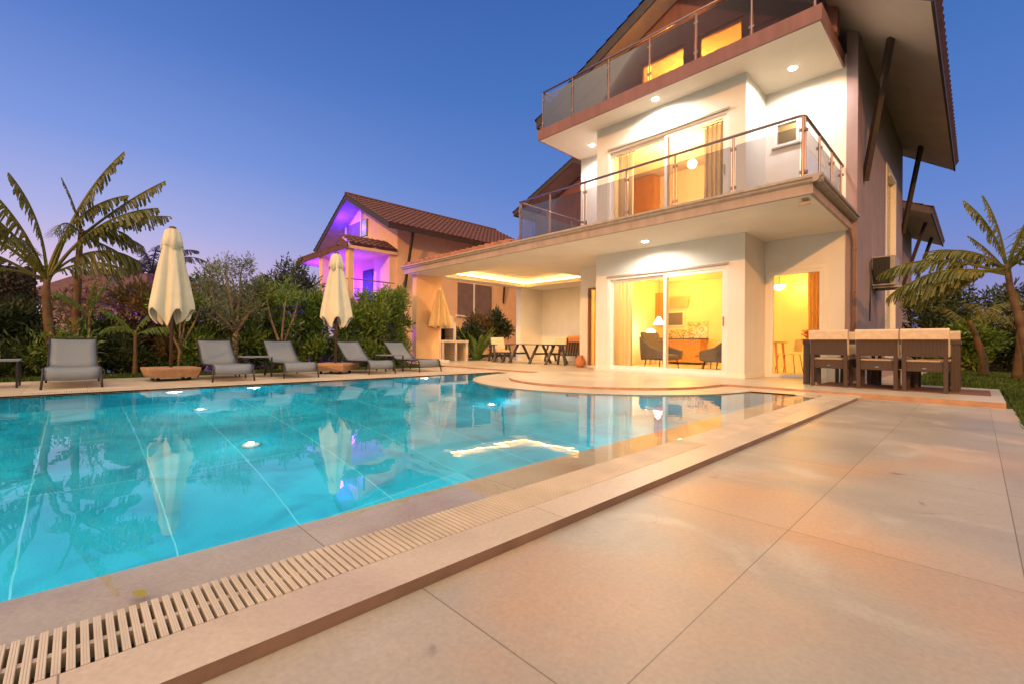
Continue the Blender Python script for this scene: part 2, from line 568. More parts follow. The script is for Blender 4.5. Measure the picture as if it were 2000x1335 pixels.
class MB:
    def __init__(s):
        s.v = []
        s.f = []

    def add(s, vs, fs):
        b = len(s.v)
        s.v += [tuple(v) for v in vs]
        s.f += [tuple(i + b for i in f) for f in fs]
        return s

    def box(s, x0, x1, y0, y1, z0, z1):
        x0, x1 = min(x0, x1), max(x0, x1)
        y0, y1 = min(y0, y1), max(y0, y1)
        z0, z1 = min(z0, z1), max(z0, z1)
        return s.add([(x0, y0, z0), (x1, y0, z0), (x1, y1, z0), (x0, y1, z0), (x0, y0, z1), (x1, y0, z1), (x1, y1, z1), (x0, y1, z1)],
                     [(0, 3, 2, 1), (4, 5, 6, 7), (0, 1, 5, 4), (1, 2, 6, 5), (2, 3, 7, 6), (3, 0, 4, 7)])

    def obox(s, c, half, rot):
        c = Vector(c)
        vs = []
        for k in range(8):
            q = Vector(((1 if k in (1, 2, 5, 6) else -1) * half[0], (1 if k in (2, 3, 6, 7) else -1) * half[1], (1 if k > 3 else -1) * half[2]))
            vs.append(c + rot @ q)
        return s.add(vs, [(0, 3, 2, 1), (4, 5, 6, 7), (0, 1, 5, 4), (1, 2, 6, 5), (2, 3, 7, 6), (3, 0, 4, 7)])

    def beam(s, p0, p1, w, h, up=(0, 0, 1)):
        p0, p1 = Vector(p0), Vector(p1)
        d = (p1 - p0)
        L = d.length
        d.normalize()
        u = Vector(up)
        if abs(d.dot(u)) > .98:
            u = Vector((1, 0, 0))
        sx = d.cross(u).normalized()
        uz = sx.cross(d)
        rot = Matrix((sx, d, uz)).transposed()
        return s.obox((p0 + p1) / 2, (w / 2, L / 2, h / 2), rot)

    def tube(s, pts, r, n=8, cap=True):
        pts = [Vector(p) for p in pts]
        rs = r if isinstance(r, (list, tuple)) else [r] * len(pts)
        b = len(s.v)
        prev = None
        for i, p in enumerate(pts):
            d = (pts[min(i + 1, len(pts) - 1)] - pts[max(i - 1, 0)]).normalized()
            u = prev if prev is not None else (Vector((0, 0, 1)) if abs(d.z) < .9 else Vector((1, 0, 0)))
            a = (u - d * u.dot(d)).normalized()
            prev = a
            c = d.cross(a)
            for k in range(n):
                t = 2 * PI * k / n
                s.v.append(tuple(p + (a * math.cos(t) + c * math.sin(t)) * rs[i]))
        for i in range(len(pts) - 1):
            for k in range(n):
                s.f.append((b + i * n + k, b + i * n + (k + 1) % n, b + (i + 1) * n + (k + 1) % n, b + (i + 1) * n + k))
        if cap:
            s.f.append(tuple(b + k for k in range(n))[::-1])
            s.f.append(tuple(b + (len(pts) - 1) * n + k for k in range(n)))
        return s

    def lathe(s, prof, c=(0, 0, 0), n=20, fn=None):
        b = len(s.v)
        for j, (r, z) in enumerate(prof):
            for k in range(n):
                t = 2 * PI * k / n
                rr_ = r * (fn(t, j) if fn else 1)
                s.v.append((c[0] + rr_ * math.cos(t), c[1] + rr_ * math.sin(t), c[2] + z))
        for j in range(len(prof) - 1):
            for k in range(n):
                s.f.append((b + j * n + k, b + j * n + (k + 1) % n, b + (j + 1) * n + (k + 1) % n, b + (j + 1) * n + k))
        s.f.append(tuple(b + k for k in range(n))[::-1])
        s.f.append(tuple(b + (len(prof) - 1) * n + k for k in range(n)))
        return s

    def prism(s, poly, z0, z1):
        n = len(poly)
        vs = [(x, y, z0) for x, y in poly] + [(x, y, z1) for x, y in poly]
        fs = [tuple(range(n))[::-1], tuple(range(n, 2 * n))] + [(k, (k + 1) % n, n + (k + 1) % n, n + k) for k in range(n)]
        return s.add(vs, fs)

    def extr(s, poly3, d):
        """closed prism from a 3-D polygon and an offset vector"""
        n = len(poly3)
        d = Vector(d)
        vs = [Vector(p) for p in poly3] + [Vector(p) + d for p in poly3]
        fs = [tuple(range(n))[::-1], tuple(range(n, 2 * n))] + [(k, (k + 1) % n, n + (k + 1) % n, n + k) for k in range(n)]
        return s.add(vs, fs)

    def quad(s, a, b, c, d):
        return s.add([a, b, c, d], [(0, 1, 2, 3)])

    def build(s, name, mat, parent=None, local=False, smooth=False, bevel=0, off=None):
        me = bpy.data.meshes.new(name)
        o0 = Vector((0, 0, 0)) if (local or parent is None) else wloc(parent)
        if off is not None:
            o0 = Vector(off)
        vs = [(v[0] - o0.x, v[1] - o0.y, v[2] - o0.z) for v in s.v]
        me.from_pydata(vs, [], s.f)
        me.materials.append(mat if not isinstance(mat, str) else MATS[mat])
        me.validate()
        me.update()
        if smooth:
            me.polygons.foreach_set('use_smooth', [True] * len(me.polygons))
            me.update()
        o = bpy.data.objects.new(name, me)
        COL.objects.link(o)
        if parent is not None:
            o.parent = parent
        elif off is not None:
            o.location = off
        if bevel:
            m = o.modifiers.new('bevel', 'BEVEL')
            m.width = bevel
            m.segments = 2
            m.limit_method = 'ANGLE'
        return o


def tag(o, label=None, cat=None, group=None, kind=None):
    if label:
        o['label'] = label
    if cat:
        o['category'] = cat
    if group:
        o['group'] = group
    if kind:
        o['kind'] = kind
    return o


def thing(name, label, cat, loc=(0, 0, 0), rz=0, group=None):
    o = bpy.data.objects.new(name, None)
    o.empty_display_size = .2
    o.location = loc
    o.rotation_euler = (0, 0, rz)
    COL.objects.link(o)
    return tag(o, label, cat, group)


def dup(src, loc, rz=None, label=None, scale=None):
    def cp(o, par):
        c = o.copy()
        COL.objects.link(c)
        c.parent = par
        for ch in list(o.children):
            cp(ch, c)
        return c
    c = cp(src, None)
    c.location = loc
    if rz is not None:
        c.rotation_euler = (0, 0, rz)
    if scale is not None:
        c.scale = scale if isinstance(scale, (tuple, list)) else (scale,) * 3
    if label:
        c['label'] = label
    return c


def struct(mb, name, mat, **k):
    return tag(mb.build(name, mat, **k), kind='structure')


def point(name, loc, energy, col, r=.05, parent=None):
    d = bpy.data.lights.new(name, 'POINT')
    d.energy = energy
    d.color = col
    d.shadow_soft_size = r
    o = bpy.data.objects.new(name, d)
    COL.objects.link(o)
    if parent is not None:
        o.parent = parent
        o.location = Vector(loc) - wloc(parent)
    else:
        o.location = loc
    return o


def spot(name, loc, energy, col, ang=150, blend=.6, r=.05, parent=None):
    d = bpy.data.lights.new(name, 'SPOT')
    d.energy = energy
    d.color = col
    d.spot_size = R(ang)
    d.spot_blend = blend
    d.shadow_soft_size = r
    o = bpy.data.objects.new(name, d)
    COL.objects.link(o)
    if parent is not None:
        o.parent = parent
        o.location = Vector(loc) - wloc(parent)
    else:
        o.location = loc
    return o


def wall_y(mb, x0, x1, y0, y1, z0, z1, holes=()):
    """wall in a Y plane with rectangular holes (hx0,hx1,hz0,hz1)"""
    xs = x0
    for (a, b, c, d) in sorted(holes):
        if a > xs:
            mb.box(xs, a, y0, y1, z0, z1)
        if c > z0:
            mb.box(a, b, y0, y1, z0, c)
        if d < z1:
            mb.box(a, b, y0, y1, d, z1)
        xs = b
    if xs < x1:
        mb.box(xs, x1, y0, y1, z0, z1)


def wall_x(mb, x0, x1, y0, y1, z0, z1, holes=()):
    ys = y0
    for (a, b, c, d) in sorted(holes):
        if a > ys:
            mb.box(x0, x1, ys, a, z0, z1)
        if c > z0:
            mb.box(x0, x1, a, b, z0, c)
        if d < z1:
            mb.box(x0, x1, a, b, d, z1)
        ys = b
    if ys < y1:
        mb.box(x0, x1, ys, y1, z0, z1)


def tile_roof(mb, p0, along, down, nu_len, nv_len, pitch=.24, course=.34, amp=.035, skirt=.05, sub=4):
    """barrel-tiled roof surface: p0 top corner, 'along' ridge direction, 'down' slope direction"""
    p0 = Vector(p0)
    a = Vector(along).normalized()
    d = Vector(down).normalized()
    nrm = a.cross(d)
    if nrm.z < 0:
        nrm = -nrm
    nu = max(2, int(nu_len / pitch))
    ncs = max(1, int(round(nv_len / course)))
    cs = nv_len / ncs
    us = [i * (nu_len / (nu * sub)) for i in range(nu * sub + 1)]
    rows = []
    for c in range(ncs):
        rows.append((c * cs, 0.0))
        rows.append(((c + 1) * cs, .035))
    b = len(mb.v)
    W_ = len(us)
    for (vv, lift) in rows:
        for u in us:
            hgt = amp * abs(math.sin(PI * u / (nu_len / nu))) + lift
            mb.v.append(tuple(p0 + a * u + d * vv + nrm * (hgt + .02)))
    for r_ in range(len(rows) - 1):
        for k in range(W_ - 1):
            mb.f.append((b + r_ * W_ + k, b + r_ * W_ + k + 1, b + (r_ + 1) * W_ + k + 1, b + (r_ + 1) * W_ + k))
    # front skirt at the eave
    e = len(mb.v)
    for u in us:
        mb.v.append(tuple(p0 + a * u + d * nv_len - nrm * skirt))
    last = b + (len(rows) - 1) * W_
    for k in range(W_ - 1):
        mb.f.append((last + k, last + k + 1, e + k + 1, e + k))


def np_mesh(name, verts, nq, mat, parent=None, loc=None):
    """mesh made of nq separate quads, verts (nq*4,3)"""
    me = bpy.data.meshes.new(name)
    me.vertices.add(nq * 4)
    me.vertices.foreach_set('co', verts.astype(np.float32).ravel())
    me.loops.add(nq * 4)
    me.loops.foreach_set('vertex_index', np.arange(nq * 4, dtype=np.int32))
    me.polygons.add(nq)
    me.polygons.foreach_set('loop_start', np.arange(0, nq * 4, 4, dtype=np.int32))
    me.polygons.foreach_set('loop_total', np.full(nq, 4, dtype=np.int32))
    me.update(calc_edges=True)
    me.materials.append(MATS[mat])
    o = bpy.data.objects.new(name, me)
    COL.objects.link(o)
    if parent is not None:
        o.parent = parent
    if loc is not None:
        o.location = loc
    return o


def leaf_quads(cent, L, wid, dirs=None, jitter=1.0):
    n = len(cent)
    if dirs is None:
        dirs = rng.normal(size=(n, 3))
    else:
        dirs = dirs + rng.normal(size=(n, 3)) * jitter
    dirs /= np.linalg.norm(dirs, axis=1, keepdims=True) + 1e-9
    up = rng.normal(size=(n, 3))
    sd_ = np.cross(dirs, up)
    sd_ /= np.linalg.norm(sd_, axis=1, keepdims=True) + 1e-9
    Ls = (L * rng.uniform(.6, 1.3, n))[:, None]
    ws = (wid * rng.uniform(.7, 1.2, n))[:, None]
    v = np.empty((n, 4, 3))
    v[:, 0] = cent
    v[:, 1] = cent + dirs * Ls * .5 + sd_ * ws * .5
    v[:, 2] = cent + dirs * Ls
    v[:, 3] = cent + dirs * Ls * .5 - sd_ * ws * .5
    return v.reshape(-1, 3)


def crown(n, blobs, L, wid, updir=.3, shell=.55):
    """leaf quads through several ellipsoid clumps (cx,cy,cz,rx,ry,rz)"""
    vol = np.array([b[3] * b[4] * b[5] for b in blobs]) ** .7
    cnt = (vol / vol.sum() * n).astype(int) + 1
    out = []
    for b, c in zip(blobs, cnt):
        d = rng.normal(size=(c, 3))
        d /= np.linalg.norm(d, axis=1, keepdims=True)
        rad = rng.uniform(0, 1, c) ** shell
        # lumpy outline
        lump = 1 + .22 * np.sin(d[:, 0] * 5 + b[0] * 3) * np.cos(d[:, 1] * 4 + b[1] * 2) + .15 * np.sin(d[:, 2] * 7 + d[:, 0] * 3)
        q = d * (rad * lump)[:, None] * np.array(b[3:6])
        cen = q + np.array(b[:3])
        dd = d * .9 + np.array([0, 0, updir])
        out.append(leaf_quads(cen, L, wid, dd, .7))
    return np.concatenate(out)


def shrub(name, label, cat, loc, h, r, mat, n=2600, L=.11, wid=.035, stems=4, bark='tree_bark', group=None, updir=.5, low=.12, extra=None, blobs=None):
    t = thing(name, label, cat, loc, 0, group)
    if blobs is None:
        blobs = []
        k = 9
        for i in range(k):
            a = rng.uniform(0, 2 * PI)
            rr_ = r * rng.uniform(.15, .65)
            zc = h * rng.uniform(low + .12, .84)
            s = r * rng.uniform(.38, .6)
            blobs.append((rr_ * math.cos(a), rr_ * math.sin(a), zc, s, s, s * rng.uniform(.8, 1.3)))
        blobs.append((0, 0, h * .88, r * .34, r * .34, h * .12))
    v = crown(n, blobs, L, wid, updir)
    v = v[(np.repeat(v.reshape(-1, 4, 3)[:, :, 2].min(axis=1), 4) > -.02)]
    np_mesh('foliage', v, len(v) // 4, mat, t)
    mb = MB()
    for i in range(stems):
        b = blobs[i % len(blobs)]
        a = rng.uniform(0, 2 * PI)
        p0 = Vector((.10 * r * math.cos(a), .10 * r * math.sin(a), -.03))
        p2 = Vector(b[:3])
        p1 = p0.lerp(p2, .5) + Vector((rng.uniform(-.1, .1), rng.uniform(-.1, .1), 0)) * r
        mb.tube([p0, p1, p2], [.028 * h / 2, .02 * h / 2, .008], 6)
    mb.build('stem', bark, t, local=True, smooth=True)
    if extra:
        vv = crown(extra[1], [(0, 0, h * .6, r * .85, r * .85, h * .35)], .06, .05, 0, .35)
        np_mesh('purple_lit_leaves', vv, len(vv) // 4, extra[0], t)  # added leaves coloured as if lit purple, not flowers
    return t


def banana_leaf(az, el, L, wid, droop, seed, fold=.35, torn=.35, base=(0, 0, 0), pet=.0):
    """one torn banana leaf: stalk, midrib and blade strips; returns MB"""
    rg = random.Random(seed)
    mb = MB()
    n = 26
    pts = []
    p = Vector(base)
    ang = el
    ds = L / n
    side = Vector((-math.sin(az), math.cos(az), 0))
    for i in range(n + 1):
        pts.append(p.copy())
        d = Vector((math.cos(az) * math.cos(ang), math.sin(az) * math.cos(ang), math.sin(ang)))
        p = p + d * ds
        ang -= droop / n * (.4 + 1.4 * i / n)
    mb.tube(pts, [.022 * (1 - .85 * i / n) * (L / 1.6) + .003 for i in range(n + 1)], 5, cap=False)
    for sgn in (-1, 1):
        gap = 0
        for i in range(4, n):
            for h_ in range(2):
                t = (i + h_ * .5) / n
                q0 = pts[i].lerp(pts[i + 1], h_ * .5)
                q1 = pts[i].lerp(pts[i + 1], h_ * .5 + .5)
                w = wid * math.sin(PI * min(1, max(.0, (t - max(.12, pet)) / (.88 if pet < .12 else 1 - pet)))) ** .45 * (1 - .15 * t)
                if w <= 0 or t < pet:
                    continue
                w *= rg.uniform(.62, 1.1)
                if torn > .4 and rg.random() < .10:
                    continue
                dr = fold + rg.uniform(-.15, torn * 1.6)
                fw = (pts[i + 1] - pts[i]).normalized()
                out = side * sgn * math.cos(dr) - Vector((0, 0, 1)) * math.sin(dr)
                lean = fw * w * rg.uniform(.25, .5)
                close = rg.uniform(.35, 1.0) if rg.random() < torn * 1.5 else 1.0
                e0 = q0 + out * w + lean
                e1 = q0.lerp(q1, close) + out * w * rg.uniform(.88, 1.0) + lean
                m0 = (q0 + e0) / 2 + Vector((0, 0, .03 * w / .3))
                m1 = (q0.lerp(q1, .98) + e1) / 2 + Vector((0, 0, .03 * w / .3))
                mb.add([q0, q1, m1, m0], [(0, 1, 2, 3)])
                mb.add([m0, m1, e1, e0], [(0, 1, 2, 3)])
    return mb


def banana(name, label, loc, trunk, r0, leaves, group, mat='leaf_banana'):
    """trunk: local points; leaves: (az,el,L,wid,droop[,base z offset])"""
    t = thing(name, label, 'banana plant', loc, 0, group)
    n = len(trunk)
    pts = []
    for i in range(n - 1):
        for k in range(4):
            pts.append(Vector(trunk[i]).lerp(Vector(trunk[i + 1]), k / 4))
    pts.append(Vector(trunk[-1]))
    rr_ = [r0 * (1.15 - .65 * i / (len(pts) - 1)) * (1 + .06 * math.sin(i * 2.3)) for i in range(len(pts))]
    mb = MB().tube(pts, rr_, 12)
    # dead sheaths
    for i in range(5):
        a = random.uniform(0, 2 * PI)
        q = pts[int(len(pts) * random.uniform(.45, .95))]
        mb.add([q + Vector((math.cos(a) * r0 * .5, math.sin(a) * r0 * .5, 0)), q + Vector((math.cos(a + .5) * r0 * .6, math.sin(a + .5) * r0 * .6, -.02)),
                q + Vector((math.cos(a) * r0 * 1.6, math.sin(a) * r0 * 1.6, -.28 - r0))], [(0, 1, 2)])
    mb.build('trunk', 'banana_bark', t, local=True, smooth=True)
    top = Vector(trunk[-1])
    for i, lf in enumerate(leaves):
        az_, el_, L_, w_, dr_ = lf[:5]
        w_ *= 1.6
        b = top + Vector((0, 0, -.15 + .04 * (i % 4)))
        banana_leaf(az_, el_, L_, w_, dr_, i * 7 + len(label), base=b, fold=.75, torn=.45, pet=.30 if L_ > 1.5 else .15).build('leaf', mat, t, local=True)
    return t


# ================================================================== GROUND
g = MB()
for (x0, x1, y0, y1) in ((-400, -11.0, -400, 400), (-11.0, -.9, -400, -9), (-11.0, -.9, 8.2, 400), (-.9, 400, -400, 400)):
    g.quad((x0, y0, -.1), (x1, y0, -.1), (x1, y1, -.1), (x0, y1, -.1))
struct(g, 'lawn', 'lawn_base')


def arc(cx, cy, r, a0, a1, n):
    return [(cx + r * math.cos(a0 + (a1 - a0) * i / n), cy + r * math.sin(a0 + (a1 - a0) * i / n)) for i in range(n + 1)]


PC = (-5.1, 7.6)
PR = 2.68
YB = 7.45
aL = math.atan2(YB - PC[1], -math.sqrt(PR ** 2 - (YB - PC[1]) ** 2))
aR = math.atan2(YB - PC[1], math.sqrt(PR ** 2 - (YB - PC[1]) ** 2))
arcw = arc(PC[0], PC[1], PR, aL + 2 * PI if aL < 0 else aL, aR + 2 * PI if aR < 0 else aR, 56)   # left to right through the bottom
XL, XR, YN = -8.2, -1.82, -8.0
# paving (lower)
p = MB().box(-1.14, .30, -6, 8.05, -.30, -.07)
struct(p, 'paving', 'paving')
# coping of the pool: right strip, bulge, far deck
c = MB()
c.box(-1.31, -1.137, -6, 7.67, -.3, -.036)
c.build('coping_edge', 'coping')['kind'] = 'structure'
bpy.data.objects['coping_edge'].name = 'coping'
c = MB()
c.prism([(-1.137, 7.67), (-1.137, 8.3), (-2.0, 8.3), (-2.42, 8.3)] + [(-2.42, 7.45), (-1.55, 7.45), (-1.55, 7.67)], -.3, -.036)
pts = [q for q in arcw][::-1]
c.prism([(-2.42, 8.3)] + [(-8.3, 8.3)][:0] + [(pts[-1][0], 8.3)] + pts[::-1], -.3, -.0362)
c.box(-8.2, pts[-1][0] - .0005, YB, 8.3, -.3, -.0364)
struct(c, 'pool_surround', 'coping')
c = MB()
c.box(-10.9, -8.52, -9, 7.9, -.3, -.0366)
c.box(-8.52 + .001, -8.48, -9, 8.3, -.3, -.0358)
c.box(-8.27, XL, -9, YB, -.3, -.0358)
struct(c, 'pool_deck', 'deck')
# wet strip along the near edge
c = MB()
c.add([(XR, -6, -.062), (-1.532, -6, -.053), (-1.532, 7.449, -.053), (XR, 7.449, -.062),
       (XR, -6, -.3), (-1.532, -6, -.3), (-1.532, 7.449, -.3), (XR, 7.449, -.3)],
      [(0, 1, 2, 3), (0, 3, 7, 4), (1, 5, 6, 2), (0, 4, 5, 1)])
struct(c, 'overflow_edge', 'wet_stone')
# basin
b = MB()
zf = -1.68
struct(MB().quad((XL, YN, zf), (XR, YN, zf), (XR, YB, zf), (XL, YB, zf)), 'pool_floor', 'pool_floor')
b.quad((XL, YN, zf), (XL, YB, zf), (XL, YB, -.04), (XL, YN, -.04))
b.quad((XR, YN, zf), (XR, YN, -.062), (XR, YB, -.062), (XR, YB, zf))
b.quad((XL, YB, zf), (XR, YB, zf), (XR, YB, -.04), (XL, YB, -.04))
b.quad((XL, YN, zf), (XL, YN, -.04), (XR, YN, -.04), (XR, YN, zf))
for (q0, q1) in zip(arcw[:-1], arcw[1:]):
    b.quad((q0[0], q0[1], zf), (q1[0], q1[1], zf), (q1[0], q1[1], -.04), (q0[0], q0[1], -.04))
struct(b, 'pool_basin', 'pool_tile')
# water
w = MB()
poly = [(XL, -8), (-1.534, -8), (-1.534, YB), (arcw[-1][0], YB)] + arcw[::-1][1:-1] + [(arcw[0][0], YB), (XL, YB)]
w.add([(x, y, -.049) for x, y in poly], [tuple(range(len(poly)))])
wo_ = w.build('pool_water', 'pool_water')
tag(wo_, kind='structure')
# terrace
TC = (-5.05, 7.6)
ta = arc(TC[0], TC[1], 2.0, PI - .0, 2 * PI + .0, 40)
left_in = (TC[0] - 2.0, 7.87)
tp = [(-16.5, 7.87), (-7.25, 7.87), (-7.12, 7.78)] + [q for q in ta if True][1:] + [(-3.02, 7.9), (-2.95, 8.0), (.24, 8.0), (.24, 10.6), (-1.7, 10.75), (-1.7, 18), (-16.5, 18)]
t = MB().prism(tp, -.3, 0)
to_ = struct(t, 'terrace', 'terrace')
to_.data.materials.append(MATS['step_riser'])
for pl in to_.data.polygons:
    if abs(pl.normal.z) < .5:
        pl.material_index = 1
co_ = bpy.data.objects['coping']
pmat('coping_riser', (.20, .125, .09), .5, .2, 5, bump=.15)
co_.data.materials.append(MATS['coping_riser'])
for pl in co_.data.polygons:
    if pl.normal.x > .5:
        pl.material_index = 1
# path along the right of the house
struct(MB().box(-1.7, -.8, 10.78, 40, -.3, -.085), 'path', 'deck')


# drain grates
def grate(x0, x1, y0, y1, label, fine=True):
    t = thing('drain_grate', label, 'drain grate', ((x0 + x1) / 2, y0, -.05), 0, 'slatted drain grates around the pool')
    MB().box(x0, x1, y0, y1, -.20, -.098).build('channel', 'gutter_void', t)
    mb = MB()
    pitch = .0226
    y = y0
    ztop = -.037
    while y < y1:
        mb.box(x0 + .004, x1 - .004, y, y + .0148, -.062, ztop - .0015)
        if fine and y < 3.2:
            for k in range(3):
                yy = y + .0008 + k * .0048
                mb.box(x0 + .0042, x1 - .0042, yy, yy + .0034, ztop - .002, ztop)
        y += pitch
    mb.build('slats', 'grate', t)
    mb = MB()
    xm = (x0 + x1) / 2
    mb.box(xm - .009, xm + .009, y0, y1, -.078, -.0455)
    mb.build('spine', 'grate', t)
    return t


grate(-1.53, -1.312, -.8, 7.66, 'long pale slatted drain grate beside the paving in the foreground')
grate(-8.478, -8.272, -2, 8.0, 'slatted drain grate in front of the row of loungers', False)
# leaf on the grate
lf = MB()
lf.add([(-1.60, .115, -.0330), (-1.565, .112, -.020), (-1.525, .125, -.024), (-1.545, .145, -.030), (-1.585, .14, -.028)], [(0, 1, 2, 3, 4)])
tag(lf.build('fallen_leaf', 'leaf_yellow', off=(-1.56, .12, -.034)), 'small yellow-green leaf caught on the drain grate', 'leaf')

# pool fittings : apparent positions solved on the floor and the far wall
FL = [(-5.15, 1.29, 'white round floor inlet nearest the camera in the pool'), (-7.33, 1.22, 'white round floor inlet towards the loungers'),
      (-5.24, 4.64, 'white round floor inlet before the curved terrace')]
for i, (x, y, lb) in enumerate(FL):
    t = thing('floor_inlet', lb, 'pool inlet', (x, y, zf), 0, 'round white inlets on the pool floor')
    MB().lathe([(.085, .0), (.085, .018), (.07, .026)], n=20).build('cover', 'white_paint', t, local=True, smooth=True)
    MB().lathe([(.035, .026), (.03, .034)], n=12).build('nozzle', 'steel', t, local=True)
WL = [((XL, 1.04), 'round underwater lamp on the far pool wall below the first umbrella'), ((XL, 2.08), 'round underwater lamp on the far pool wall below the second lounger from the left'),
      ((XL, 5.32), 'round underwater lamp on the far pool wall glaring below the right end lounger')]
for (x, y), lb in WL:
    t = thing('pool_lamp', lb, 'pool lamp', (x, y, -.50), 0, 'underwater lamps on the far pool wall')
    MB().lathe([(.115, 0), (.115, .02), (.10, .03)], n=24).build('rim', 'white_paint', t, local=True, smooth=True).rotation_euler = (0, PI / 2, 0)
    MB().lathe([(.10, .031), (.085, .045)], n=24).build('lens', 'pool_lamp', t, local=True, smooth=True).rotation_euler = (0, PI / 2, 0)
for (x, y, z, e) in ((-8.10, 1.04, -.5, 26), (-8.10, 2.08, -.5, 26), (-8.10, 5.32, -.5, 50), (-1.93, -1.0, -.62, 52), (-1.93, 1.8, -.62, 52), (-1.93, 4.4, -.62, 46),
                     (-8.10, -2.5, -.5, 60), (-5.15, 1.29, zf + .06, 9), (-7.33, 1.22, zf + .06, 9), (-5.24, 4.64, zf + .06, 9)):
    point('underwater_light', (x, y, z), e, (.75, .97, 1.0), .03)  # near-wall points are unseen, added to brighten the water there

# ================================================================== MAIN HOUSE
H = thing('villa', 'three-storey white villa with two glass-railed balconies and lit rooms', 'house', (-5, 12, 0))


def hb(mb, name, mat, parent=None, **k):
    return mb.build(name, mat, parent or H, **k)


D1 = (-6.47, -3.57, .03, 2.31)
D2 = (-3.14, -2.17, .02, 2.23)
W1 = (-7.98, -7.05, .05, 2.30)
D3 = (-6.49, -3.57, 3.13, 5.50)
SW = (-3.06, -2.6, 4.91, 5.43)
SIDE = (14.6, 16.5, .35, 5.30)
m = MB()
wall_y(m, -6.83, -3.24, 9.59, 9.81, 0, 2.92, [D1])
wall_y(m, -6.83, -3.24, 9.59, 9.81, 3.10, 6.13, [D3])
for z0, z1 in ((0, 2.92), (3.10, 6.13)):
    m.box(-3.46, -3.24, 9.81, 10.8, z0, z1)
    m.box(-6.83, -6.61, 9.81, 10.8, z0, z1)
wall_y(m, -3.46, -1.80, 10.8, 11.0, 0, 2.92, [D2])
wall_y(m, -3.46, -1.80, 10.8, 11.0, 3.10, 6.13, [SW])
wall_y(m, -8.26, -6.61, 10.8, 11.0, 0, 2.92, [W1])
m.box(-8.26, -6.61, 10.8, 11.0, 3.10, 6.13)
hb(m, 'front_wall', 'plaster_white')
m = MB()
wall_x(m, -1.80 + .0, -1.62, 10.78, 18.2, -.1, 6.95, [SIDE])
hb(m, 'side_wall', 'plaster_side')
m = MB()
m.box(-8.26, -8.06, 11.0, 18.0, 0, 6.6)
m.box(-8.26, -1.80, 18.0, 18.2, 0, 6.6)
hb(m, 'rear_wall', 'plaster_side')
# skirting
m = MB()
hb(MB().box(-6.845, -6.475, 9.575, 9.59, .002, .09), 'skirting', 'soffit')
m.box(-3.565, -3.225, 9.575, 9.59, .002, .09)
hb(m, 'skirting', 'soffit')
hb(MB().box(-3.24, -3.225, 9.59, 10.79, .002, .09), 'skirting', 'soffit')
# slabs --------------------------------------------------------------
m = MB()
TR = (-12.7, -9.3, 9.0, 13.0)          # pergola light tray
m.box(-8.26, -1.75, 7.87, 9.59, 2.92, 3.06)
m.box(-8.26, -6.83, 9.59, 10.8, 2.92, 3.06)
m.box(-3.24, -1.75, 9.59, 10.8, 2.92, 3.06)
m.box(-6.83, -3.24, 9.59, 10.8, 2.921, 3.06)
m.box(-8.06, -1.80, 10.8, 18.0, 2.919, 3.06)
# pergola ceiling with the tray hole
m.box(-13.2, TR[0], 7.87, 14.5, 2.92, 3.06)
m.box(TR[1], -8.26, 7.87, 14.5, 2.92, 3.06)
m.box(TR[0], TR[1], 7.87, TR[2], 2.92, 3.06)
m.box(TR[0], TR[1], TR[3], 14.5, 2.92, 3.06)
hb(m, 'balcony_slab', 'soffit')
m = MB()
m.box(TR[0] - .12, TR[1] + .12, TR[2] - .12, TR[3] + .12, 3.20, 3.26)
m.box(TR[0] - .12, TR[0] - .08, TR[2] - .12, TR[3] + .12, 3.06, 3.20)
m.box(TR[1] + .08, TR[1] + .12, TR[2] - .12, TR[3] + .12, 3.06, 3.20)
m.box(TR[0] - .08, TR[1] + .08, TR[2] - .12, TR[2] - .08, 3.06, 3.20)
m.box(TR[0] - .08, TR[1] + .08, TR[3] + .08, TR[3] + .12, 3.06, 3.20)
tray = hb(m, 'ceiling_tray', 'soffit')
m = MB()
m.box(TR[0] - .05, TR[0] - .015, TR[2], TR[3], 3.065, 3.10)
m.box(TR[0], TR[1], TR[3] + .015, TR[3] + .05, 3.065, 3.10)
m.box(TR[1] + .015, TR[1] + .05, TR[2], TR[3], 3.065, 3.10)
m.box(TR[0], TR[1], TR[2] - .05, TR[2] - .015, 3.065, 3.10)
hb(m, 'led_strip', 'led', tray)
for (x, y) in ((-11.9, 10.2), (-10.1, 10.2), (-11.0, 12.0)):
    spot('tray_fill', (x, y, 3.14), 150, (1, .72, .40), 165, .7, 0.0, H)  # unseen spots added to throw the tray glow onto floor and walls
# visible edge mouldings of the lower slab
m = MB()
m.box(-13.25, -1.70, 7.80, 7.868, 2.915, 3.062)
m.box(-1.748, -1.70, 7.868, 10.78, 2.915, 3.062)
hb(m, 'fascia_band', 'fascia_beige')
m = MB()
prof = [(0, 3.064), (-.05, 3.064), (-.085, 3.09), (-.085, 3.12), (-.12, 3.13), (-.12, 3.17), (0, 3.17)]
m.extr([(-13.35, 7.84 + a, z) for a, z in prof], (11.78, 0, 0))
m.extr([(-1.69 - a, 7.7205, z) for a, z in prof], (0, 3.04, 0))
hb(m, 'cornice', 'lip_stone')
m = MB()
m.box(-8.1, -1.69, 7.842, 9.59, 3.064, 3.11)
m.box(-8.1, -6.83, 9.59, 10.8, 3.064, 3.11)
m.box(-3.24, -1.70, 9.59, 10.8, 3.064, 3.11)
m.box(-8.05, -1.81, 10.8, 18.0, 3.064, 3.09)
m.box(-6.6, -3.47, 9.60, 10.8, 3.0645, 3.091)
hb(m, 'balcony_floor', 'deck')
m = MB()
m.box(-8.24, -1.86, 8.95, 9.59, 6.13, 6.39)
m.box(-8.24, -6.83, 9.59, 10.8, 6.13, 6.39)
m.box(-3.24, -1.86, 9.59, 10.8, 6.13, 6.39)
